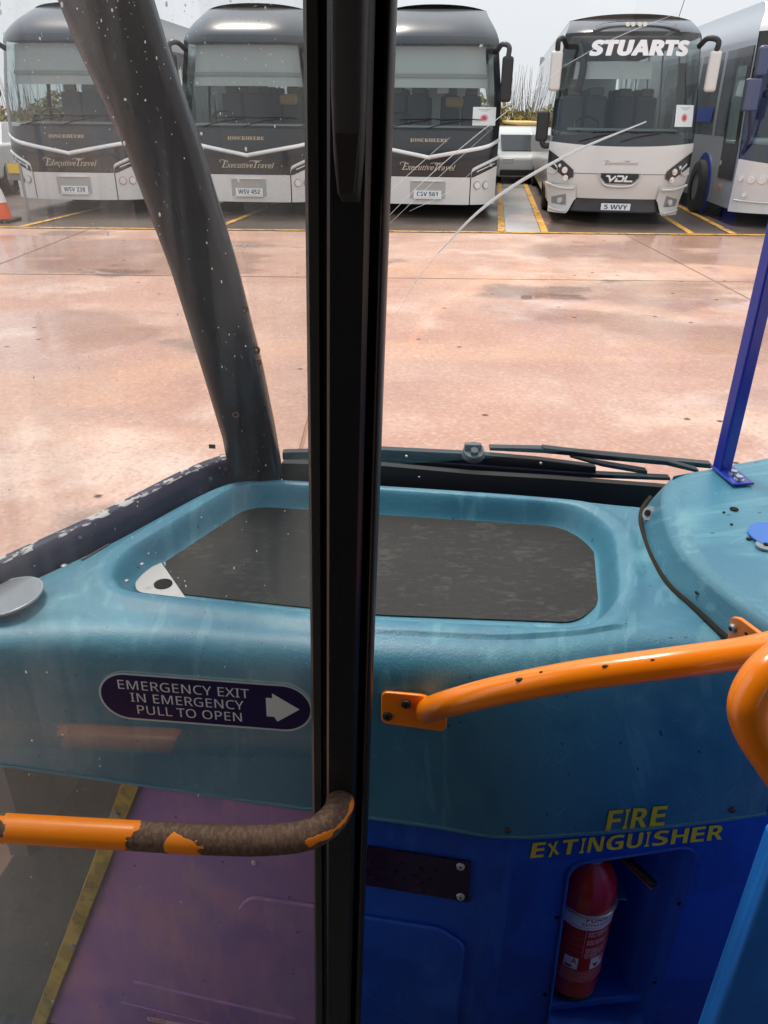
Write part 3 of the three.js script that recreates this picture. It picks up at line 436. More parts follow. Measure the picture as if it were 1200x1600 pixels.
// ---------------------------------------------------------------- glass door leaf
{
  const lf0 = frame(V(0, 0, -0.62), V(1, 0, -0.07 * -1));
  const a = lf0.hit(545, 0), b = lf0.hit(527, 1600), ax = a.clone().sub(b).normalize();
  const lf = frame(b.clone().addScaledVector(ax, (FLOOR + 0.03 - b.y) / ax.y), ax.clone().cross(lf0.n), ax);       // origin at the foot of the post
  const leaf = thing('door_leaf', 'folded glass bus door leaf with thick black edge post and orange handle', 'door', lf.o.clone());
  const hgt = (2.55 - lf.o.y) / ax.y;
  const ext = (pts, y0, y1) => { const mk = (y) => pts.map(([s, d]) => lf.at(s, y, d)); return loft([mk(y0), mk((y0 + y1) / 2), mk(y1)], { flat: true }); };
  const loc = (x) => lf.loc(x, 800).x; const c0 = loc(485), c1 = loc(490), c2 = loc(503), c3 = loc(512), c4 = loc(569), c5 = loc(577), c6 = loc(593);
  const postMat = M(lin(0.016, 0.015, 0.015), 0.38, 0, { roughnessMap: roughTex });
  part('glazing_trim', ext([[c0, -0.012], [c0, 0.008], [c1, 0.012], [c2, 0.012], [c2 + 0.001, -0.012]], 0, hgt), M(lin(0.055, 0.053, 0.048), 0.4, 0.3), leaf);
  part('post', ext([[c2, -0.025], [c2, 0.002], [c3, 0.002], [c3 + 0.0015, 0.016], [c3 + 0.004, 0.018], [c4 - 0.004, 0.018], [c4, 0.014], [c4, -0.025]], 0, hgt), postMat, leaf);
  const sr = []; for (let i = 0; i <= 10; i++) { const t = i / 10 * Math.PI; sr.push([(c5 + c6) / 2 - Math.cos(t) * (c6 - c5) / 2, 0.004 + Math.sin(t) * 0.011]); }
  part('edge_seal', loft([0, 0.5, 1].map((k) => [...sr, [c6 - 0.003, -0.03], [c4, -0.03], [c4, 0.0], [c5, 0.0]].map(([s, d]) => lf.at(s, k * hgt, d)))), M(lin(0.014, 0.013, 0.013), 0.35), leaf);
  // vertical pull bar, ending at pixel row 318
  const yb = lf.loc(540, 316, 0.03).y, px = (x, y) => lf.loc(x, y, 0.04).x;
  const bl = px(517, 60), br = px(574, 60), bc = (bl + br) / 2, hw = (br - bl) / 2;
  const bring = (y, k, d, sh = 0) => { const o = []; for (let i = 0; i < 20; i++) { const t = i / 20 * 2 * Math.PI, c = Math.cos(t), s = Math.sin(t), e = 0.45; o.push(lf.at(bc + sh + Math.sign(c) * Math.pow(Math.abs(c), e) * hw * k, y, 0.018 + d / 2 + Math.sign(s) * Math.pow(Math.abs(s), e) * d / 2)); } return o; };
  const pb = part('pull_bar', loft([bring(yb, 0.55, 0.010, 0.001), bring(yb + 0.006, 0.68, 0.018), bring(yb + 0.03, 0.86, 0.026), bring(yb + 0.07, 0.97, 0.032), bring(yb + 0.12, 1, 0.034), bring(yb + 0.5, 1, 0.034)]), M(lin(0.014, 0.014, 0.015), 0.5, 0, { bumpMap: grain, bumpScale: 0.0005 }), leaf);
  const cl = px(528, 250), crr = px(563, 250); part('end_cap', plate(lf, [W2(cl + 0.003, yb + 0.008), W2(crr - 0.003, yb + 0.008), W2(crr, yb + 0.045), W2(cl, yb + 0.045)], 0.002, 0.0505), M(lin(0.022, 0.018, 0.016), 0.5), pb);
  // pane and a streaky dust film that puts the milky haze over it
  part('pane', plate(lf, [W2(c0 + 0.004, 0.02), W2(c0 + 0.004, hgt), W2(c0 - 0.8, hgt), W2(c0 - 0.8, 0.02)], 0.0004), glass, leaf);
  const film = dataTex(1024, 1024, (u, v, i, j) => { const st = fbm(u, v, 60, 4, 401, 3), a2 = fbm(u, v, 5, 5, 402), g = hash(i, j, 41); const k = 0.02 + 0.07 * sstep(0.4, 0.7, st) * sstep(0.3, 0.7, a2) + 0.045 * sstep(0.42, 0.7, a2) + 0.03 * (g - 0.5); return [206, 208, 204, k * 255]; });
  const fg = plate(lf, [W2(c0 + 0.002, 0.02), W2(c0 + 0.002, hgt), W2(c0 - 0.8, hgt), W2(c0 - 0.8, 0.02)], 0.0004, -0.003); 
  part('dust_haze_film', fg, M(lin(1, 1, 1), 0.95, 0, { map: film, transparent: true, transmission: 0.25, thickness: 0 }), leaf);
  const rd = rng(7), dr = []; for (let i = 0; i < 420; i++) { const x = rd() * 490 - 10, y = Math.pow(rd(), 1.6) * 1500, l = lf.loc(x, y); const r = 0.00025 + 0.0008 * Math.pow(rd(), 5); dr.push(new THREE.SphereGeometry(r, 6, 4).scale(1, 1 + rd() * 1.5, 0.5).translate(l.x, l.y, -0.0042)); }
  const dm = part('rain_drops', merge(dr).applyMatrix4(lf.m), M(lin(0.95, 0.96, 0.97), 0.9, 0, { transmission: 0.6, thickness: 0 }), leaf); dm.userData.kind = 'stuff';
  // emergency sticker
  const sA = lf.loc(156, 1083), sB = lf.loc(489, 1108), sT = lf.loc(322, 1059), sBo = lf.loc(322, 1131), len = Math.hypot(sB.x - sA.x, sB.y - sA.y), hh = Math.abs(sT.y - sBo.y), ang = Math.atan2(sB.y - sA.y, sB.x - sA.x);
  const stTex = canvasTex(1400, Math.round(1400 * hh / len), (g, w, h) => {
    const st = (k) => { g.beginPath(); g.roundRect(k, k, w - 2 * k, h - 2 * k, h / 2 - k); g.fill(); };
    g.fillStyle = '#cfd6d2'; g.fillRect(0, 0, w, h); g.fillStyle = '#251a4c'; st(15);
    g.fillStyle = '#e9ece8'; const s = h * 0.235; fitText(g, 'EMERGENCY EXIT', w * 0.09, h * 0.34, w * 0.62, s * 1.12, '$px sans-serif'); fitText(g, 'IN EMERGENCY', w * 0.145, h * 0.60, w * 0.535, s * 1.12, '$px sans-serif'); fitText(g, 'PULL TO OPEN', w * 0.165, h * 0.86, w * 0.51, s * 1.12, '$px sans-serif');
    g.beginPath(); g.moveTo(w * 0.785, h * 0.30); g.lineTo(w * 0.815, h * 0.30); g.lineTo(w * 0.815, h * 0.20); g.lineTo(w * 0.94, h * 0.5); g.lineTo(w * 0.835, h * 0.80); g.lineTo(w * 0.82, h * 0.70); g.lineTo(w * 0.785, h * 0.70); g.fill();
  });
  const sh = new THREE.Shape(); sh.absarc(len - hh / 2, 0, hh / 2, -Math.PI / 2, Math.PI / 2); sh.absarc(hh / 2, 0, hh / 2, Math.PI / 2, Math.PI * 1.5);
  const sg = new THREE.ShapeGeometry(sh, 24), u2 = sg.attributes.uv, p2 = sg.attributes.position; for (let i = 0; i < u2.count; i++) u2.setXY(i, p2.getX(i) / len, p2.getY(i) / hh + 0.5);
  part('emergency_sticker', sg.rotateZ(ang).translate(sA.x, sA.y, 0.0022).applyMatrix4(lf.m), M(lin(1, 1, 1), 0.35, 0, { map: stTex }), leaf);
  { const l = lf.loc(332, 697); part('glass_mark', new THREE.PlaneGeometry(0.006, 0.004).translate(l.x, l.y, 0.001).applyMatrix4(lf.m), greyMetal, leaf); }
  // handle with peeled paint
  const hp = (x, y, d) => lf.hit(x, y, d);
  const hpts = [hp(-260, 1282, 0.07), hp(-100, 1288, 0.07), hp(60, 1297, 0.07), hp(200, 1305, 0.07), hp(330, 1312, 0.07), hp(430, 1312, 0.069), hp(490, 1301, 0.062), hp(520, 1278, 0.045), hp(531, 1258, 0.026), hp(532, 1248, 0.012)];
  const curve = new THREE.CatmullRomCurve3(hpts, false, 'centripetal');
  const tOf = (px) => { let best = 0, bd = 1e9; for (let i = 0; i <= 400; i++) { const q = curve.getPointAt(i / 400).project(camera), x = (q.x + 1) * 600; if (Math.abs(x - px) < bd) { bd = Math.abs(x - px); best = i / 400; } } return best; };
  const tA = tOf(14), tB = tOf(212), tC = tOf(296), tD = tOf(480);
  const hGeo = new THREE.TubeGeometry(curve, 160, 0.0155, 28); let UND = 0; { const P = hGeo.attributes.position, k = Math.round(tC * 160); let best = 1e9; for (let j = 0; j < 28; j++) { const i = k * 29 + j, q = V(P.getX(i), P.getY(i), P.getZ(i)), sc = q.y * 1.0 - q.z * 1.8; if (sc < best) { best = sc; UND = j / 28; } } }
  const hTex = dataTex(1024, 256, (u, v, i, j) => {
    const n = fbm(u, v, 40, 5, 501, 6) - 0.5, uu = u + n * 0.055; let rust = uu < tA || uu > tB;
    const under = Math.abs(((v - UND + 1.5) % 1) - 0.5) ; if (Math.abs(uu - tC) < 0.03 && under < 0.17 + n * 0.35) rust = false; if (uu > tD && uu < 0.985 && Math.abs(under - 0.10) < 0.035 + n * 0.15) rust = false;
    if (uu > 0.985) rust = n > 0.02;
    if (!rust) return [250, 138 + 10 * n, 16]; const a = fbm(u, v, 260, 4, 502, 24); return mix3([86, 62, 48], [112, 88, 72], sstep(0.3, 0.75, a)).map((x) => x + 22 * (hash(i, j, 3) - 0.5));
  });
  const rg = dataTex(512, 128, gray((u, v) => (u < tA || u > tB ? 0.7 : 0.3)), false);
  part('handle', hGeo, M(lin(1, 1, 1), 1, 0, { map: hTex, roughnessMap: rg, bumpMap: hTex, bumpScale: 0.0006 }), leaf);
}

// ---------------------------------------------------------------- coaches
const silver = M(srgb(220, 218, 214), 0.3, 0.12, { clearcoat: 0.6, clearcoatRoughness: 0.1 }), coachBlack = M(lin(0.012, 0.013, 0.016), 0.22, 0, { clearcoat: 0.6, clearcoatRoughness: 0.06 }), chrome = M(lin(0.8, 0.8, 0.8), 0.16, 0.9);
const tint = M(lin(0.74, 0.80, 0.79), 0.0, 0, { transmission: 1, thickness: 0 }), sideGlass = M(lin(0.75, 0.80, 0.80), 0.0, 0, { transmission: 1, thickness: 0 });
const trimBlack = M(lin(0.02, 0.02, 0.022), 0.5), tyreMat = M(lin(0.018, 0.018, 0.018), 0.8), lampGlass = M(lin(0.75, 0.77, 0.8), 0.12, 0.6), paleGrey = M(lin(0.48, 0.49, 0.49), 0.8), seatMat = M(lin(0.13, 0.14, 0.16), 0.9), charcoal = M(lin(0.045, 0.05, 0.06), 0.3, 0.2, { clearcoat: 0.4 });
// outline of a coach: half width and set-back of the front at each height, corner rounding towards |u| = 1
function surface({ W, lean, round = 0.34, pow = 4 }) { return (u, y, off = 0) => { const w = W(y), a = Math.abs(u); const z = -lean(y) - round * Math.pow(a, pow), nx = round * pow * Math.pow(a, pow - 1) * Math.sign(u), l = Math.hypot(nx, w); return V(u * w + off * nx / l, y, z + off * w / l); }; }
const patch = (S, u0, u1, y0, y1, off = 0, nu = 28, nv = 6) => grid(nu, nv, (a, b) => { const u = lerp(u0, u1, a); return S(u, lerp(typeof y1 === 'function' ? y1(u) : y1, typeof y0 === 'function' ? y0(u) : y0, b), off); }, (a, b) => [a, 1 - b]);
function ribbon(S, pts, hgt, off, thick = 0.02) { const c = new THREE.CatmullRomCurve3(pts.map(([u, y]) => V(u, y, 0)), false, 'centripetal'), rings = []; for (let i = 0; i <= 24; i++) { const p = c.getPoint(i / 24), h = hgt / 2; rings.push([S(p.x, p.y - h, off), S(p.x, p.y - h * 0.6, off + thick), S(p.x, p.y + h * 0.6, off + thick), S(p.x, p.y + h, off)]); } return loft(rings); }
const lampAt = (S, u, y, r, off = 0.01) => { const p = S(u, y, off), q = S(u + 0.01, y, off).sub(S(u - 0.01, y, off)), a = Math.atan2(-q.z, q.x); return new THREE.CylinderGeometry(r, r * 1.06, 0.03, 20).rotateX(Math.PI / 2).rotateY(a).translate(p.x, p.y, p.z); };
const textTex = (w, h, draw) => canvasTex(w, h, draw);
const decal = (name, S, u0, u1, y0, y1, tex, parent, off = 0.008, rough = 0.4) => part(name, patch(S, u0, u1, y0, y1, off, 20, 2), M(lin(1, 1, 1), rough, 0, { map: tex, transparent: true }), parent, true);
const scriptTex = (col) => textTex(1024, 192, (g) => { g.fillStyle = col; g.strokeStyle = col; g.save(); g.transform(1, 0, -0.42, 1, 60, 0); g.font = '150px serif'; g.fillText('E', 50, 140); g.font = '112px serif'; g.fillText('xecutive', 140, 140); g.font = '150px serif'; g.fillText('T', 580, 140); g.font = '112px serif'; g.fillText('ravel', 668, 140); g.restore(); g.lineWidth = 7; g.beginPath(); g.moveTo(40, 60); g.bezierCurveTo(0, 10, 110, 0, 150, 34); g.stroke(); g.beginPath(); g.moveTo(545, 40); g.bezierCurveTo(600, 0, 700, 40, 760, 16); g.stroke(); });
const plateTex = (s) => textTex(512, 112, (g) => { g.fillStyle = '#e9ecec'; g.fillRect(0, 0, 512, 112); g.fillStyle = '#15161a'; fitText(g, s, 50, 96, 412, 104, 'bold $px sans-serif'); });
const paperTex = textTex(256, 220, (g) => { g.fillStyle = '#dfe6e6'; g.fillRect(0, 0, 256, 220); g.fillStyle = '#9aa4a6'; g.fillRect(60, 26, 136, 8); g.fillRect(90, 44, 76, 6); g.fillStyle = '#d9a0a4'; g.beginPath(); g.arc(128, 130, 44, 0, 7); g.fill(); g.fillStyle = '#b4525e'; g.beginPath(); g.arc(128, 130, 26, 0, 7); g.fill(); });
function wheel(parent, x, z, r, w, rimMat) { const t = part('wheel', new THREE.LatheGeometry([[r * 0.55, -w / 2], [r * 0.93, -w / 2], [r, -w * 0.34], [r, w * 0.34], [r * 0.93, w / 2], [r * 0.55, w / 2]].map(([a, b]) => new THREE.Vector2(a, b)), 32).rotateZ(Math.PI / 2).translate(x, r, z), tyreMat, parent, true); part('rim', new THREE.CylinderGeometry(r * 0.56, r * 0.5, w * 0.8, 24).rotateZ(Math.PI / 2).translate(x, r, z), rimMat, t, true); for (let k = 0; k < 8; k++) { const a = k * Math.PI / 4; } return t; }
function shellBody(parent, S, { belt, glassTop, roofY, lower, upper, glassMat = sideGlass, L = 11.5, ground = 0.28, roofMat = upper }) {
  const side = (u, y0, y1, mat, name, z0 = 0, z1 = 1) => part(name, grid(8, 6, (a, b) => { const p = S(u, lerp(y1, y0, b)); return V(p.x, p.y, lerp(lerp(p.z, -L, z0), lerp(p.z, -L, z1), a)); }, (a, b) => [a * 4, b]), mat, parent, true);
  for (const u of [-1, 1]) { side(u, ground, belt, lower, 'side_panel'); for (let k = 0; k < 6; k++) { side(u, belt, glassTop, glassMat, 'side_window', k / 6 + 0.008, (k + 1) / 6 - 0.008); } side(u, belt, glassTop, upper, 'window_pillar', -0.0, 0.007); for (let k = 1; k < 6; k++) side(u, belt, glassTop, upper, 'window_pillar', k / 6 - 0.008, k / 6 + 0.008); side(u, glassTop, roofY, upper, 'cantrail'); }
  part('roof', grid(16, 8, (a, b) => { const u = lerp(-1, 1, a), p = S(u, roofY); return V(p.x, roofY + 0.07 * (1 - u * u), lerp(p.z, -L, b)); }), roofMat, parent, true);
  part('floor', box(2.3, 0.05, L - 1.2, 0, 0.95, -L / 2 - 0.3), darkGrey, parent, true);
  part('added_ceiling_liner', box(1.9, 0.03, L - 2.2, 0, roofY - 0.22, -L / 2 - 0.6), paleGrey, parent, true);  // pale panel added to brighten the view through the windscreen
  part('underbody', box(2.2, 0.55, L - 3.2, 0, 0.62, -L / 2 - 1.2), trimBlack, parent, true);
  part('rear_panel', box(2.3, 3.0, 0.05, 0, 1.8, -L), lower, parent, true);
  for (const z of [-2.5, -8.6]) for (const x of [-1.05, 1.05]) wheel(parent, x, z, 0.5, 0.3, greyMetal);
  for (let r = 0; r < 4; r++) for (const x of [-0.78, -0.33, 0.33, 0.78]) if (r || x < 0) { const s = part('seat', merge([box(0.42, 0.75, 0.14, x, 1.75, -2.3 - r * 0.9, 0.05), box(0.42, 0.14, 0.45, x, 1.42, -2.1 - r * 0.9, 0.05)]), seatMat, parent, true); part('headrest', box(0.26, 0.16, 0.11, x, 2.2, -2.3 - r * 0.9, 0.04), M(lin(0.22, 0.21, 0.18), 0.9), s, true); }
}
function mirror(parent, S, sgn, y, mat, capMat, drop = 0.7, reach = 0.25) {
  const p = S(sgn * 0.96, y), x = p.x + sgn * reach; const m = part('mirror', box(0.2, drop, 0.12, x, y - drop / 2 - 0.08, p.z + 0.28, 0.05), mat, parent, true);
  part('mirror_arm', tube([p.clone(), V(p.x + sgn * 0.08, y + 0.10, p.z + 0.22), V(x, y + 0.06, p.z + 0.30), V(x, y - 0.10, p.z + 0.28)], 0.045, 20, 10), capMat, m, true);
}
function wipers(parent, S, y, flip = 1) { for (const [a, b] of [[-0.05, 0.5], [-0.62, -0.02]]) part('wiper', merge([ribbon(S, [[flip * a, y + 0.02], [flip * (a + b) / 2, y + 0.11], [flip * b, y + 0.16]], 0.02, 0.02), ribbon(S, [[flip * (b - 0.42), y + 0.17], [flip * b, y + 0.185], [flip * (b + 0.22), y + 0.17]], 0.018, 0.035)]), trimBlack, parent, true); }

const SA = surface({ W: (y) => 1.275 - 0.10 * sstep(1.9, 3.0, y) - 0.24 * sstep(2.9, 3.55, y), lean: (y) => 0.15 * Math.max(0, y - 1.2) + 0.9 * Math.pow(Math.max(0, y - 2.85) / 0.65, 2.2), round: 0.36, pow: 4 });
function coachA(label, text) {
  const g = thing('touring_coach', label, 'coach', V(0, 0, 0), 'three black and silver coaches in a row');
  part('bumper', patch(SA, -0.615, 0.615, 0.26, 0.735), silver, g, true);
  for (const s of [-1, 1]) { const cp = part('bumper_corner', patch(SA, s * 0.63, s, 0.26, (u) => 0.735 + 0.19 * clamp((Math.abs(u) - 0.66) / 0.34)), silver, g, true); for (const u of [0.72, 0.845]) { const l = part('lamp', lampAt(SA, s * u, 0.60, 0.058), lampGlass, cp, true); part('lamp_ring', lampAt(SA, s * u, 0.60, 0.07, 0.0), greyMetal, l, true); } }
  part('bumper_joint', patch(SA, -1, 1, 0.28, 0.9, -0.02), trimBlack, g, true);
  const mask = part('front_mask', patch(SA, -1, 1, (u) => 0.745 + 0.19 * clamp((Math.abs(u) - 0.66) / 0.34), 1.5), coachBlack, g, true);
  part('chrome_strip', ribbon(SA, [[-1, 1.36], [-0.86, 1.27], [-0.5, 1.18], [-0.03, 1.075], [0, 1.066], [0.03, 1.075], [0.5, 1.18], [0.86, 1.27], [1, 1.36]], 0.078, 0.004), M(lin(0.85, 0.85, 0.84), 0.22, 0.5), g, true);
  for (const s of [-1, 1]) { const b = part('lamp_brow', ribbon(SA, [[s * 0.62, 0.76], [s * 0.635, 0.85], [s * 0.7, 0.9], [s * 0.85, 0.985], [s, 1.07]], 0.07, 0.006, 0.03), silver, g, true); part('lamp_strip', ribbon(SA, [[s * 0.7, 0.83], [s * 0.85, 0.91], [s * 0.96, 0.97]], 0.025, 0.008, 0.008), lampGlass, b, true); part('side_lamp', lampAt(SA, s * 0.9, 0.945, 0.03), lampGlass, b, true); }
  decal('script_lettering', SA, -0.44, 0.44, 0.80, 1.0, scriptTex('#d8cbb0'), g); 
  decal('maker_lettering', SA, -0.28, 0.27, 1.315, 1.395, textTex(512, 64, (c) => { c.fillStyle = '#c9b795'; fitText(c, 'JONCKHEERE', 6, 56, 500, 60, 'bold $px serif'); }), g);
  const ph = part('plate_recess', patch(SA, -0.26, 0.26, 0.36, 0.66, 0.004), M(srgb(178, 176, 172), 0.4, 0.3), g, true);
  part('plate_shelf', box(0.54, 0.035, 0.06, 0, 0.365, 0.02, 0.012), silver, ph, true); part('plate_hood', box(0.54, 0.02, 0.03, 0, 0.665, 0.01, 0.006), silver, ph, true);
  part('number_plate', box(0.52, 0.115, 0.012, 0, 0.445, 0.014), M(lin(1, 1, 1), 0.4, 0, { map: plateTex(text) }), g, true);
  part('windscreen', patch(SA, -0.99, 0.99, 1.5, 2.95), tint, g, true); part('roof_dome', patch(SA, -1, 1, 2.95, 3.5, 0, 28, 14), charcoal, g, true);
  part('header_band', patch(SA, -1, 1, 2.88, 3.0, 0.004), coachBlack, g, true);
  for (const s of [-1, 1]) part('windscreen_edge', patch(SA, s * 0.90, s, 1.5, 2.95, 0.003, 6), coachBlack, g, true);
  part('sun_blind', patch(SA, -0.86, 0.86, 2.2, 2.85, -0.12), paleGrey, g, true); part('blind_rail', patch(SA, -0.86, 0.86, 2.36, 2.42, -0.10), M(lin(0.3, 0.3, 0.3), 0.7), g, true);
  part('inner_dash', box(2.1, 0.25, 0.7, 0, 1.42, -0.62, 0.08), darkGrey, g, true); part('dash_top', box(2.0, 0.03, 0.5, 0, 1.57, -0.5), M(lin(0.34, 0.36, 0.37), 0.7), g, true);
  part('steering_wheel', new THREE.TorusGeometry(0.22, 0.02, 8, 24).rotateX(-0.9).translate(-0.6, 1.66, -0.75), trimBlack, g, true);
  wipers(g, SA, 1.52);
  for (const s of [-1, 1]) mirror(g, SA, s, 2.78, trimBlack, charcoal, 0.72, 0.2);
  shellBody(g, SA, { belt: 1.5, glassTop: 2.9, roofY: 3.5, lower: silver, upper: coachBlack, roofMat: charcoal });
  return g;
}
const coaches = [[118, 300, 'WSV 238', 'black and silver coach parked next to the traffic cone', 0.02], [390, 303, 'WSV 452', 'black and silver coach between the other two black coaches', 0.01], [668, 303, 'CSV 561', 'black and silver coach with white paper notice beside the all silver coach', 0.0]].map(([x, y, t, l, ry], k) => {
  const g = coachA(l, t), p = hitZ(x, y, -15.6 - 0.1 * (2 - k)); g.position.set(p.x, 0, p.z); g.rotation.y = ry - 0.08; return g;
});
{ const g = coaches[2]; part('paper_notice', patch(SA, 0.60, 0.93, 1.60, 1.90, 0.008, 6), M(lin(1, 1, 1), 0.8, 0, { map: paperTex }), g, true);
  part('yellow_cushion', box(0.34, 0.18, 0.14, 0.42, 1.98, -1.1, 0.05), M(srgb(170, 140, 90), 0.9), g, true); part('tissue_holder', box(0.22, 0.16, 0.1, 0.2, 2.2, -0.7, 0.03), M(lin(0.6, 0.62, 0.62), 0.8), g, true);
  const c2 = part('yellow_cushion', box(0.34, 0.18, 0.14, 0.62, 2.0, -1.1, 0.05), M(srgb(170, 140, 90), 0.9), coaches[1], true); }

// silver coach with the large name on its windscreen
{
  const S = surface({ W: (y) => 1.26 - 0.10 * sstep(0.9, 0.25, y) - 0.09 * sstep(1.6, 3.0, y) - 0.10 * sstep(2.95, 3.3, y), lean: (y) => 0.05 * sstep(0.9, 0.3, y) + 0.02 * Math.max(0, y - 0.85) + 0.17 * Math.max(0, y - 1.3) + 0.6 * Math.pow(Math.max(0, y - 3.0) / 0.3, 2), round: 0.42, pow: 3.4 });
  const p = hitZ(962, 320, -15.0), g = thing('touring_coach', 'silver coach with large white name across its windscreen', 'coach', V(p.x, 0, p.z)); g.rotation.y = -0.13;
  const hoodTop = (u) => 1.30 + 0.06 * u * u;
  const hood = part('hood', patch(S, -1, 1, 0.86, hoodTop, 0.012, 36, 8), silver, g, true);
  part('lower_front', patch(S, -0.70, 0.70, (u) => 0.44 + 0.0 * u, 0.85, 0.0, 30), silver, g, true);
  part('grille', patch(S, -0.80, 0.80, 0.22, 0.43, -0.03), charcoal, g, true);
  for (const s of [-1, 1]) {
    const c = part('bumper_corner', patch(S, s * 0.60, s, (u) => 0.16 + 0.26 * sstep(0.74, 0.6, Math.abs(u)), 0.66, 0.03, 16, 8), silver, g, true);
    part('corner_upper', patch(S, s * 0.66, s, 0.66, 0.86, 0.004, 10), silver, g, true);
    part('fog_recess', patch(S, s * 0.74, s * 0.95, (u) => 0.30 + 0.06 * (Math.abs(u) - 0.7), (u) => 0.50 - 0.35 * (Math.abs(u) - 0.74), 0.034, 8), M(srgb(150, 148, 146), 0.4, 0.3), c, true);
    part('fog_lamp', lampAt(S, s * 0.82, 0.38, 0.05, 0.05), lampGlass, c, true);
    part('bumper_blade', ribbon(S, [[s * 0.62, 0.60], [s * 0.8, 0.60], [s, 0.66]], 0.06, 0.034, 0.03), silver, c, true); part('bumper_lip', ribbon(S, [[s * 0.74, 0.20], [s * 0.86, 0.21], [s * 0.98, 0.24]], 0.05, 0.034, 0.02), silver, c, true);
    const h = part('headlight', patch(S, s * 0.64, s * 0.99, (u) => 0.68 + 0.30 * (Math.abs(u) - 0.64) / 0.35 + 0.1 * sstep(0.72, 0.64, Math.abs(u)), (u) => 0.90 + 0.32 * Math.pow((Math.abs(u) - 0.64) / 0.35, 0.9), 0.026, 16), coachBlack, g, true);
    for (const [u, y, r] of [[0.75, 0.90, 0.055], [0.735, 0.77, 0.05], [0.82, 0.97, 0.03]]) { part('lamp', lampAt(S, s * u, y, r, 0.03), chrome, h, true); part('lens', lampAt(S, s * u, y, r * 0.55, 0.045), lampGlass, h, true); }
    part('light_blade', ribbon(S, [[s * 0.985, 0.86], [s * 0.9, 0.84], [s * 0.85, 0.91], [s * 0.92, 1.02]], 0.035, 0.028, 0.015), silver, h, true);
  }
  part('grille_backing', patch(S, -0.98, 0.98, 0.2, 1.2, -0.05), trimBlack, g, true);
  const badgeY = (u) => 0.70 + 0.10 * sstep(0.17, 0.27, Math.abs(u));
  const bd = part('badge', patch(S, -0.26, 0.26, badgeY, 0.868, 0.03, 24), trimBlack, g, true);
  part('badge_frame', ribbon(S, [[-0.30, 0.86], [-0.24, 0.72], [-0.18, 0.665], [0.18, 0.665], [0.24, 0.72], [0.30, 0.86]], 0.055, 0.012, 0.03), silver, bd, true);
  decal('badge_letters', S, -0.2, 0.2, 0.715, 0.85, textTex(512, 160, (c) => { c.strokeStyle = '#eceeee'; c.lineWidth = 34; c.lineJoin = 'miter'; const P = (a) => { c.beginPath(); a.forEach(([x, y], i) => (i ? c.lineTo(x, y) : c.moveTo(x, y))); c.stroke(); }; P([[14, 30], [66, 30], [92, 126], [184, 30]]); P([[206, 30], [306, 30], [328, 62], [300, 128], [186, 128], [208, 74]]); P([[378, 20], [350, 128], [490, 128]]); }), g, 0.05, 0.2);
  decal('script_lettering', S, -0.26, 0.26, 0.975, 1.085, scriptTex('#7d7a74'), g, 0.02);
  part('number_plate', box(0.52, 0.115, 0.012, 0, 0.31, 0.01), M(lin(1, 1, 1), 0.4, 0, { map: plateTex('5 WVY') }), g, true);
  part('windscreen', patch(S, -0.99, 0.99, hoodTop, 3.06), tint, g, true);
  part('windscreen_surround', patch(S, -0.97, 0.97, 1.28, (u) => 1.52 - 0.1 * u * u, 0.004, 28), coachBlack, g, true);
  part('roof_dome', patch(S, -1, 1, 3.06, 3.3, 0, 28, 12), charcoal, g, true); part('roof_brow', ribbon(S, [[-0.62, 3.1], [-0.4, 3.17], [0.4, 3.17], [0.62, 3.1]], 0.1, 0.0, 0.05), coachBlack, g, true);
  for (const u of [-0.13, -0.05, 0.05, 0.13]) part('marker_lamp', lampAt(S, u, 3.17, 0.035, 0.07), M(lin(0.9, 0.86, 0.74), 0.3), g, true);
  decal('name_lettering', S, -0.66, 0.84, 2.66, 2.97, textTex(1024, 200, (c) => { c.fillStyle = '#f3f4f4'; c.strokeStyle = '#f3f4f4'; c.lineWidth = 16; c.lineJoin = 'round'; c.transform(1, 0, -0.16, 1, 32, 0); c.font = 'bold 190px sans-serif'; const k = 950 / c.measureText('STUARTS').width; c.scale(k, 1); c.fillText('STUARTS', 14 / k, 168); c.strokeText('STUARTS', 14 / k, 168); }), g, 0.012, 0.6);
  part('paper_notice', patch(S, 0.66, 0.93, 1.62, 1.96, 0.010, 6), M(lin(1, 1, 1), 0.8, 0, { map: paperTex }), g, true);
  part('inner_dash', box(2.1, 0.3, 0.8, 0, 1.36, -0.75, 0.08), darkGrey, g, true); part('dash_top', box(1.9, 0.03, 0.5, 0, 1.56, -0.7), M(lin(0.22, 0.25, 0.25), 0.7), g, true);
  part('sun_blind', patch(S, -0.86, 0.3, 2.35, 2.62, -0.14), paleGrey, g, true);
  part('steering_wheel', new THREE.TorusGeometry(0.22, 0.02, 8, 24).rotateX(-0.9).translate(-0.6, 1.62, -0.85), trimBlack, g, true);
  part('inner_mirror', tube([S(-0.82, 2.9, -0.1), S(-0.72, 2.6, -0.08), S(-0.72, 2.3, -0.08), S(-0.74, 2.15, -0.08)], 0.06, 16, 10), trimBlack, g, true);
  part('pillar_trim', patch(S, 0.72, 0.86, 1.7, 2.6, -0.1, 6), trimBlack, g, true);
  wipers(g, S, 1.36); mirror(g, S, -1, 2.86, silver, trimBlack, 0.62, 0.16); mirror(g, S, 1, 2.86, silver, trimBlack, 0.62, 0.24);
  part('low_mirror', box(0.22, 0.5, 0.12, -1.42, 1.6, -0.5, 0.05), trimBlack, g, true); part('low_mirror_arm', tube([V(-1.42, 1.4, -0.5), V(-1.36, 1.28, -0.5), V(-1.2, 1.3, -0.5)], 0.05, 12, 10), trimBlack, g, true);
  part('antenna', tube([V(0.75, 3.3, -0.9), V(0.79, 3.5, -0.9), V(0.84, 3.75, -0.9)], 0.006, 6, 5), trimBlack, g, true);
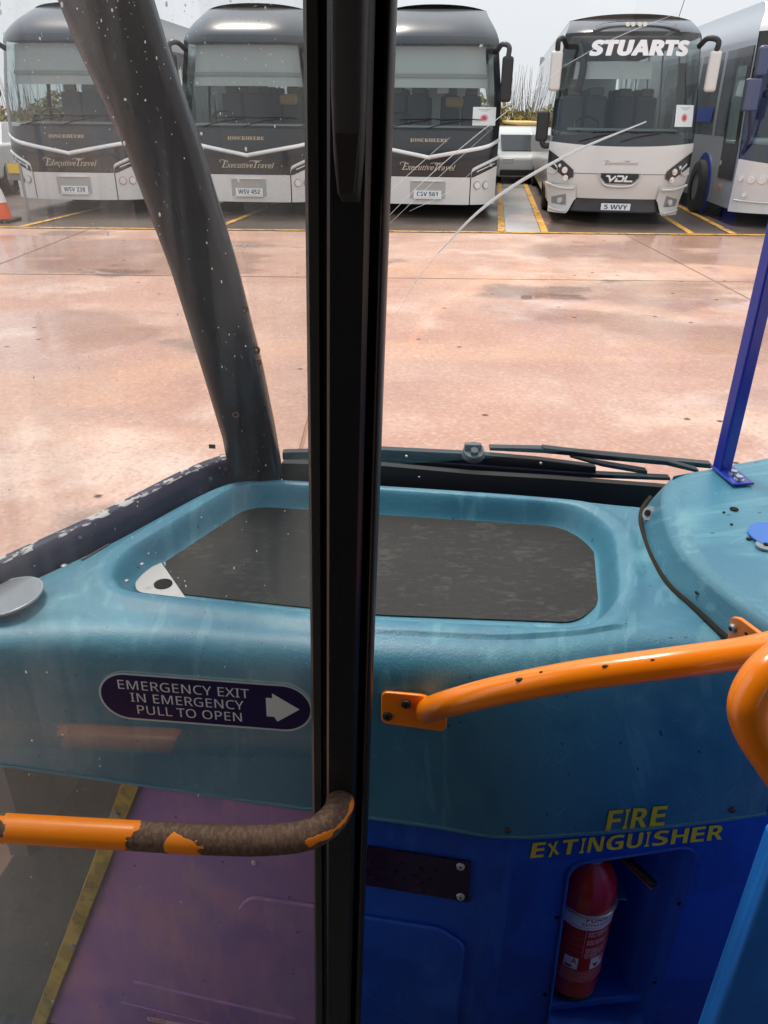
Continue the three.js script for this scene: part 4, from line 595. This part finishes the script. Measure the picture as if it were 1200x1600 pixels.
  shellBody(g, S, { belt: 1.36, glassTop: 3.0, roofY: 3.3, lower: silver, upper: coachBlack, roofMat: silver });
}
// blue-grey coach at the right
{
  const S = surface({ W: (y) => 1.275 - 0.06 * sstep(1.6, 3.2, y) - 0.16 * sstep(3.1, 3.6, y), lean: (y) => 0.03 * sstep(0.8, 0.3, y) + 0.24 * Math.max(0, y - 1.1) + 0.5 * Math.pow(Math.max(0, y - 3.1) / 0.5, 2), round: 0.4, pow: 4 });
  const p = hitZ(1153, 330, -14.6), g = thing('touring_coach', 'blue and silver coach cut off beside the silver name coach', 'coach', V(p.x + 1.27, 0, p.z)); g.rotation.y = -0.10;
  const blueSilver = M(srgb(176, 182, 192), 0.32, 0.4, { clearcoat: 0.5 });
  part('bumper', patch(S, -1, 1, 0.24, 0.62), silver, g, true); const nose = part('nose', patch(S, -1, 1, 0.62, (u) => 1.02 + 0.10 * u * u), silver, g, true);
  part('bumper_line', ribbon(S, [[-0.96, 0.44], [-0.5, 0.42], [0.5, 0.42], [0.96, 0.44]], 0.04, 0.002, 0.02), silver, g, true);
  for (const u of [-0.93, -0.82, -0.70, -0.58, 0.58, 0.7, 0.82, 0.93]) { const l = part('headlight', lampAt(S, u, 0.80, u < -0.9 ? 0.04 : 0.065, 0.012), chrome, nose, true); part('lens', lampAt(S, u, 0.80, 0.04, 0.025), lampGlass, l, true); }
  part('fog_lamp', lampAt(S, -0.86, 0.54, 0.04, 0.012), lampGlass, g, true);
  part('lower_screen', patch(S, -0.99, 0.99, (u) => 1.02 + 0.10 * u * u, 1.36), coachBlack, g, true); part('windscreen', patch(S, -0.99, 0.99, 1.36, 3.1), tint, g, true); part('roof_dome', patch(S, -1, 1, 3.1, 3.6, 0, 28, 12), silver, g, true); part('header', patch(S, -0.9, 0.9, 2.9, 3.16, 0.006), M(srgb(40, 42, 70), 0.3), g, true);
  part('inner_dash', box(2.1, 0.3, 0.7, 0, 1.3, -0.75, 0.08), M(lin(0.3, 0.32, 0.33), 0.7), g, true); wipers(g, S, 1.36);
  const mm = M(srgb(70, 78, 108), 0.3, 0.2, { clearcoat: 0.5 }); const q = S(-0.97, 2.55); const m1 = part('mirror', box(0.2, 0.46, 0.14, q.x - 0.06, 2.62, q.z + 0.5, 0.06), mm, g, true); part('mirror_body', box(0.24, 0.5, 0.16, q.x - 0.14, 2.12, q.z + 0.5, 0.04), mm, m1, true); part('mirror_arm', tube([V(q.x - 0.1, 1.9, q.z + 0.5), V(q.x - 0.02, 1.5, q.z + 0.45), S(-0.97, 1.2)], 0.03, 12, 8), trimBlack, m1, true);
  const door = part('door', grid(1, 4, (a, b) => { const y = lerp(2.9, 0.75, b), s = S(-1, y); return V(s.x - 0.012, y, s.z - 0.1 - a * 0.95); }), coachBlack, g, true); part('door_glass', grid(1, 2, (a, b) => { const y = lerp(2.6, 1.35, b), s = S(-1, y); return V(s.x - 0.02, y, s.z - 0.25 - a * 0.6); }), M(lin(0.16, 0.22, 0.22), 0.05, 0, { clearcoat: 1 }), door, true);
  const Ss = (y) => S(-1, y).x - 0.01; part('side_mark', grid(1, 1, (a, b) => V(Ss(1.85) - 0.01, lerp(1.95, 1.68, b), -2.6 - a * 3.0)), M(srgb(54, 78, 170), 0.4), g, true);
  const arch = part('wheel_arch', new THREE.CylinderGeometry(0.62, 0.62, 0.05, 32, 1, false, 0, Math.PI * 2).rotateZ(Math.PI / 2).translate(-1.275, 0.52, -2.5), M(srgb(16, 38, 130), 0.5), g, true);
  wheel(g, -1.17, -2.5, 0.5, 0.3, greyMetal).translateX(-0.1); part('marker_lamp', box(0.02, 0.06, 0.1, -1.285, 0.6, -1.2, 0.005), M(srgb(230, 120, 50), 0.3), g, true); part('fuel_cap', box(0.02, 0.08, 0.08, -1.285, 1.0, -1.4, 0.005), paleGrey, g, true);
  shellBody(g, S, { belt: 1.45, glassTop: 2.9, roofY: 3.6, lower: blueSilver, upper: blueSilver, roofMat: silver, glassMat: M(lin(0.2, 0.22, 0.25), 0.08, 0.6) });
}

// ---------------------------------------------------------------- far things
{
  // white van and yellow-topped machine between the coaches
  const p = hitZ(812, 290, -24), v = thing('parked_van', 'low white van partly hidden between the black and silver coaches', 'van', V(p.x + 0.2, 0, p.z)); const white = M(lin(0.72, 0.73, 0.74), 0.3, 0, { clearcoat: 0.5 });
  const prof = [[0, 0.3], [0, 0.95], [0.75, 1.1], [1.25, 1.75], [2.0, 1.95], [4.6, 1.95], [4.7, 0.3]].map(([a, b]) => W2(a, b));
  part('body', new THREE.ExtrudeGeometry(new THREE.Shape(roundPoly(prof, 0.12)), { depth: 1.7, bevelEnabled: true, bevelSize: 0.05, bevelThickness: 0.05, bevelSegments: 2 }).rotateY(Math.PI / 2).translate(-0.85, 0, 0), white, v, true);
  part('windscreen', grid(1, 1, (a, b) => V(lerp(-0.75, 0.75, a), lerp(1.74, 1.2, b), lerp(-1.10, -0.66, b))), coachBlack, v, true);
  for (const x of [-0.8, 0.8]) for (const z of [-0.85, -3.7]) wheel(v, x, z, 0.32, 0.2, greyMetal); for (const x of [-0.62, 0.62]) part('headlight', box(0.3, 0.18, 0.06, x, 0.85, 0.05, 0.03), lampGlass, v, true); part('bumper', box(1.7, 0.22, 0.12, 0, 0.42, 0.05, 0.04), trimBlack, v, true); v.scale.set(0.95, 0.72, 0.95);
  const q = hitZ(835, 280, -29), d = thing('yellow_roofed_bus', 'small grey vehicle with cream yellow roof behind the white van', 'vehicle', V(q.x + 0.6, 0, q.z));
  part('body', box(2.6, 1.5, 4.5, 0, 1.05, -2.2, 0.12), M(srgb(92, 108, 122), 0.4), d, true); part('roof', box(2.8, 0.16, 4.7, -0.1, 1.88, -2.2, 0.06), M(srgb(226, 190, 116), 0.6), d, true); part('window', box(2.2, 0.6, 0.03, 0, 1.4, 0.06), coachBlack, d, true);
  for (const x of [-1.1, 1.1]) wheel(d, x, -0.9, 0.4, 0.25, greyMetal); d.scale.set(0.9, 0.8, 0.9);
  const o = hitZ(-8, 296, -19), w = thing('parked_truck', 'white pickup standing behind the traffic cone', 'truck', V(o.x - 0.8, 0, o.z));
  part('body', box(1.9, 0.75, 4.4, 0, 0.72, -2.0, 0.1), white, w, true); part('cab', loft([[V(-0.9, 1.05, -0.6), V(0.9, 1.05, -0.6), V(0.9, 1.05, -2.8), V(-0.9, 1.05, -2.8)], [V(-0.75, 1.5, -1.1), V(0.75, 1.5, -1.1), V(0.75, 1.5, -2.5), V(-0.75, 1.5, -2.5)]], { flat: true }), white, w, true); part('windscreen', grid(1, 1, (a, b) => V(lerp(-0.7, 0.7, a), lerp(1.46, 1.1, b), lerp(-1.04, -0.62, b))), coachBlack, w, true);
  for (const x of [-0.85, 0.85]) for (const z of [-0.6, -3.4]) wheel(w, x, z, 0.36, 0.22, greyMetal);
  const c = hitY(4, 346, 0), cone = thing('traffic_cone', 'orange and white traffic cone beside the first black coach', 'traffic cone', c);
  const co = M(srgb(236, 92, 40), 0.55); part('base', box(0.5, 0.05, 0.5, 0, 0.03, 0, 0.015), M(lin(0.03, 0.03, 0.03), 0.8), cone, true); part('body', new THREE.CylinderGeometry(0.03, 0.18, 0.72, 28).translate(0, 0.41, 0), co, cone, true); part('band', new THREE.CylinderGeometry(0.085, 0.135, 0.22, 28, 1, true).translate(0, 0.43, 0), M(lin(0.75, 0.76, 0.76), 0.4), cone, true);
  const s = hitY(46, 342, 0), sg = thing('sign_post', 'small yellow notice on a thin grey post by the first coach', 'sign', s); part('post', new THREE.CylinderGeometry(0.025, 0.025, 0.95, 10).translate(0, 0.475, 0), greyMetal, sg, true); part('notice', box(0.2, 0.16, 0.015, -0.1, 0.85, 0.03), M(srgb(214, 184, 70), 0.6), sg, true); part('box', box(0.26, 0.3, 0.08, -0.12, 0.8, -0.03, 0.01), M(lin(0.2, 0.22, 0.23), 0.6), sg, true);
}
{
  const rd = rng(99), leafM = [srgb(122, 118, 72), srgb(104, 98, 64), srgb(140, 128, 76)].map((c) => M(c, 0.85)), bark = M(srgb(96, 84, 70), 0.9);
  const mk = (seed, tw) => { const r = rng(seed), p = [], L = []; for (let i = 0; i < 2600; i++) { const a = r() * 6.283, q = Math.sqrt(r()), x = Math.cos(a) * q * 2.2, z = Math.sin(a) * q * 1.2, y = Math.pow(r(), 0.8) * (1.9 + 0.7 * Math.sin(x * 2.3 + seed) * 0.4); const s = 0.05 + 0.06 * r(); const d1 = V(r() - 0.5, r() - 0.5, r() - 0.5).normalize().multiplyScalar(s), d2 = V(r() - 0.5, r() - 0.5, r() - 0.5).normalize().multiplyScalar(s); const c = V(x, y, z); for (const t of [c.clone().sub(d1), c.clone().add(d2), c.clone().add(d1)]) p.push(t.x, t.y, t.z); for (const t of [c.clone().sub(d1), c.clone().sub(d2), c.clone().add(d1)]) p.push(t.x, t.y, t.z); }
    const g = new THREE.BufferGeometry(); g.setAttribute('position', new THREE.Float32BufferAttribute(p, 3)); g.computeVertexNormals();
    for (let i = 0; i < 90; i++) { const x = (r() - 0.5) * 4, z = (r() - 0.5) * 1.6, h = 1.8 + r() * tw; let q = V(x, 0.1, z); const e = V(x + (r() - 0.5) * 0.9, h, z + (r() - 0.5) * 0.5); L.push(new THREE.CylinderGeometry(0.004, 0.022, 1, 4).scale(1, e.distanceTo(q), 1).applyQuaternion(new THREE.Quaternion().setFromUnitVectors(V(0, 1, 0), e.clone().sub(q).normalize())).translate((q.x + e.x) / 2, (q.y + e.y) / 2, (q.z + e.z) / 2)); }
    return [g, merge(L)]; };
  const kinds = [mk(3, 1.5), mk(5, 1.9), mk(8, 1.3)];
  for (let i = 0; i < 16; i++) { const x = -21 + i * 3.1, k = i % 3; const b = thing('hedge_shrub', 'olive yellow hedge shrub with bare twigs behind the parked coaches', 'shrub', V(x, 0, -31 - rd() * 2.5), 'hedge shrubs behind the coaches'); b.scale.set(1, 1.0 + 0.25 * rd(), 1); b.rotation.y = rd() * 0.5; part('branches', kinds[k][1], bark, b, true); part('foliage', kinds[k][0], leafM[k], b, true); }
}
renderer.render(scene, camera);
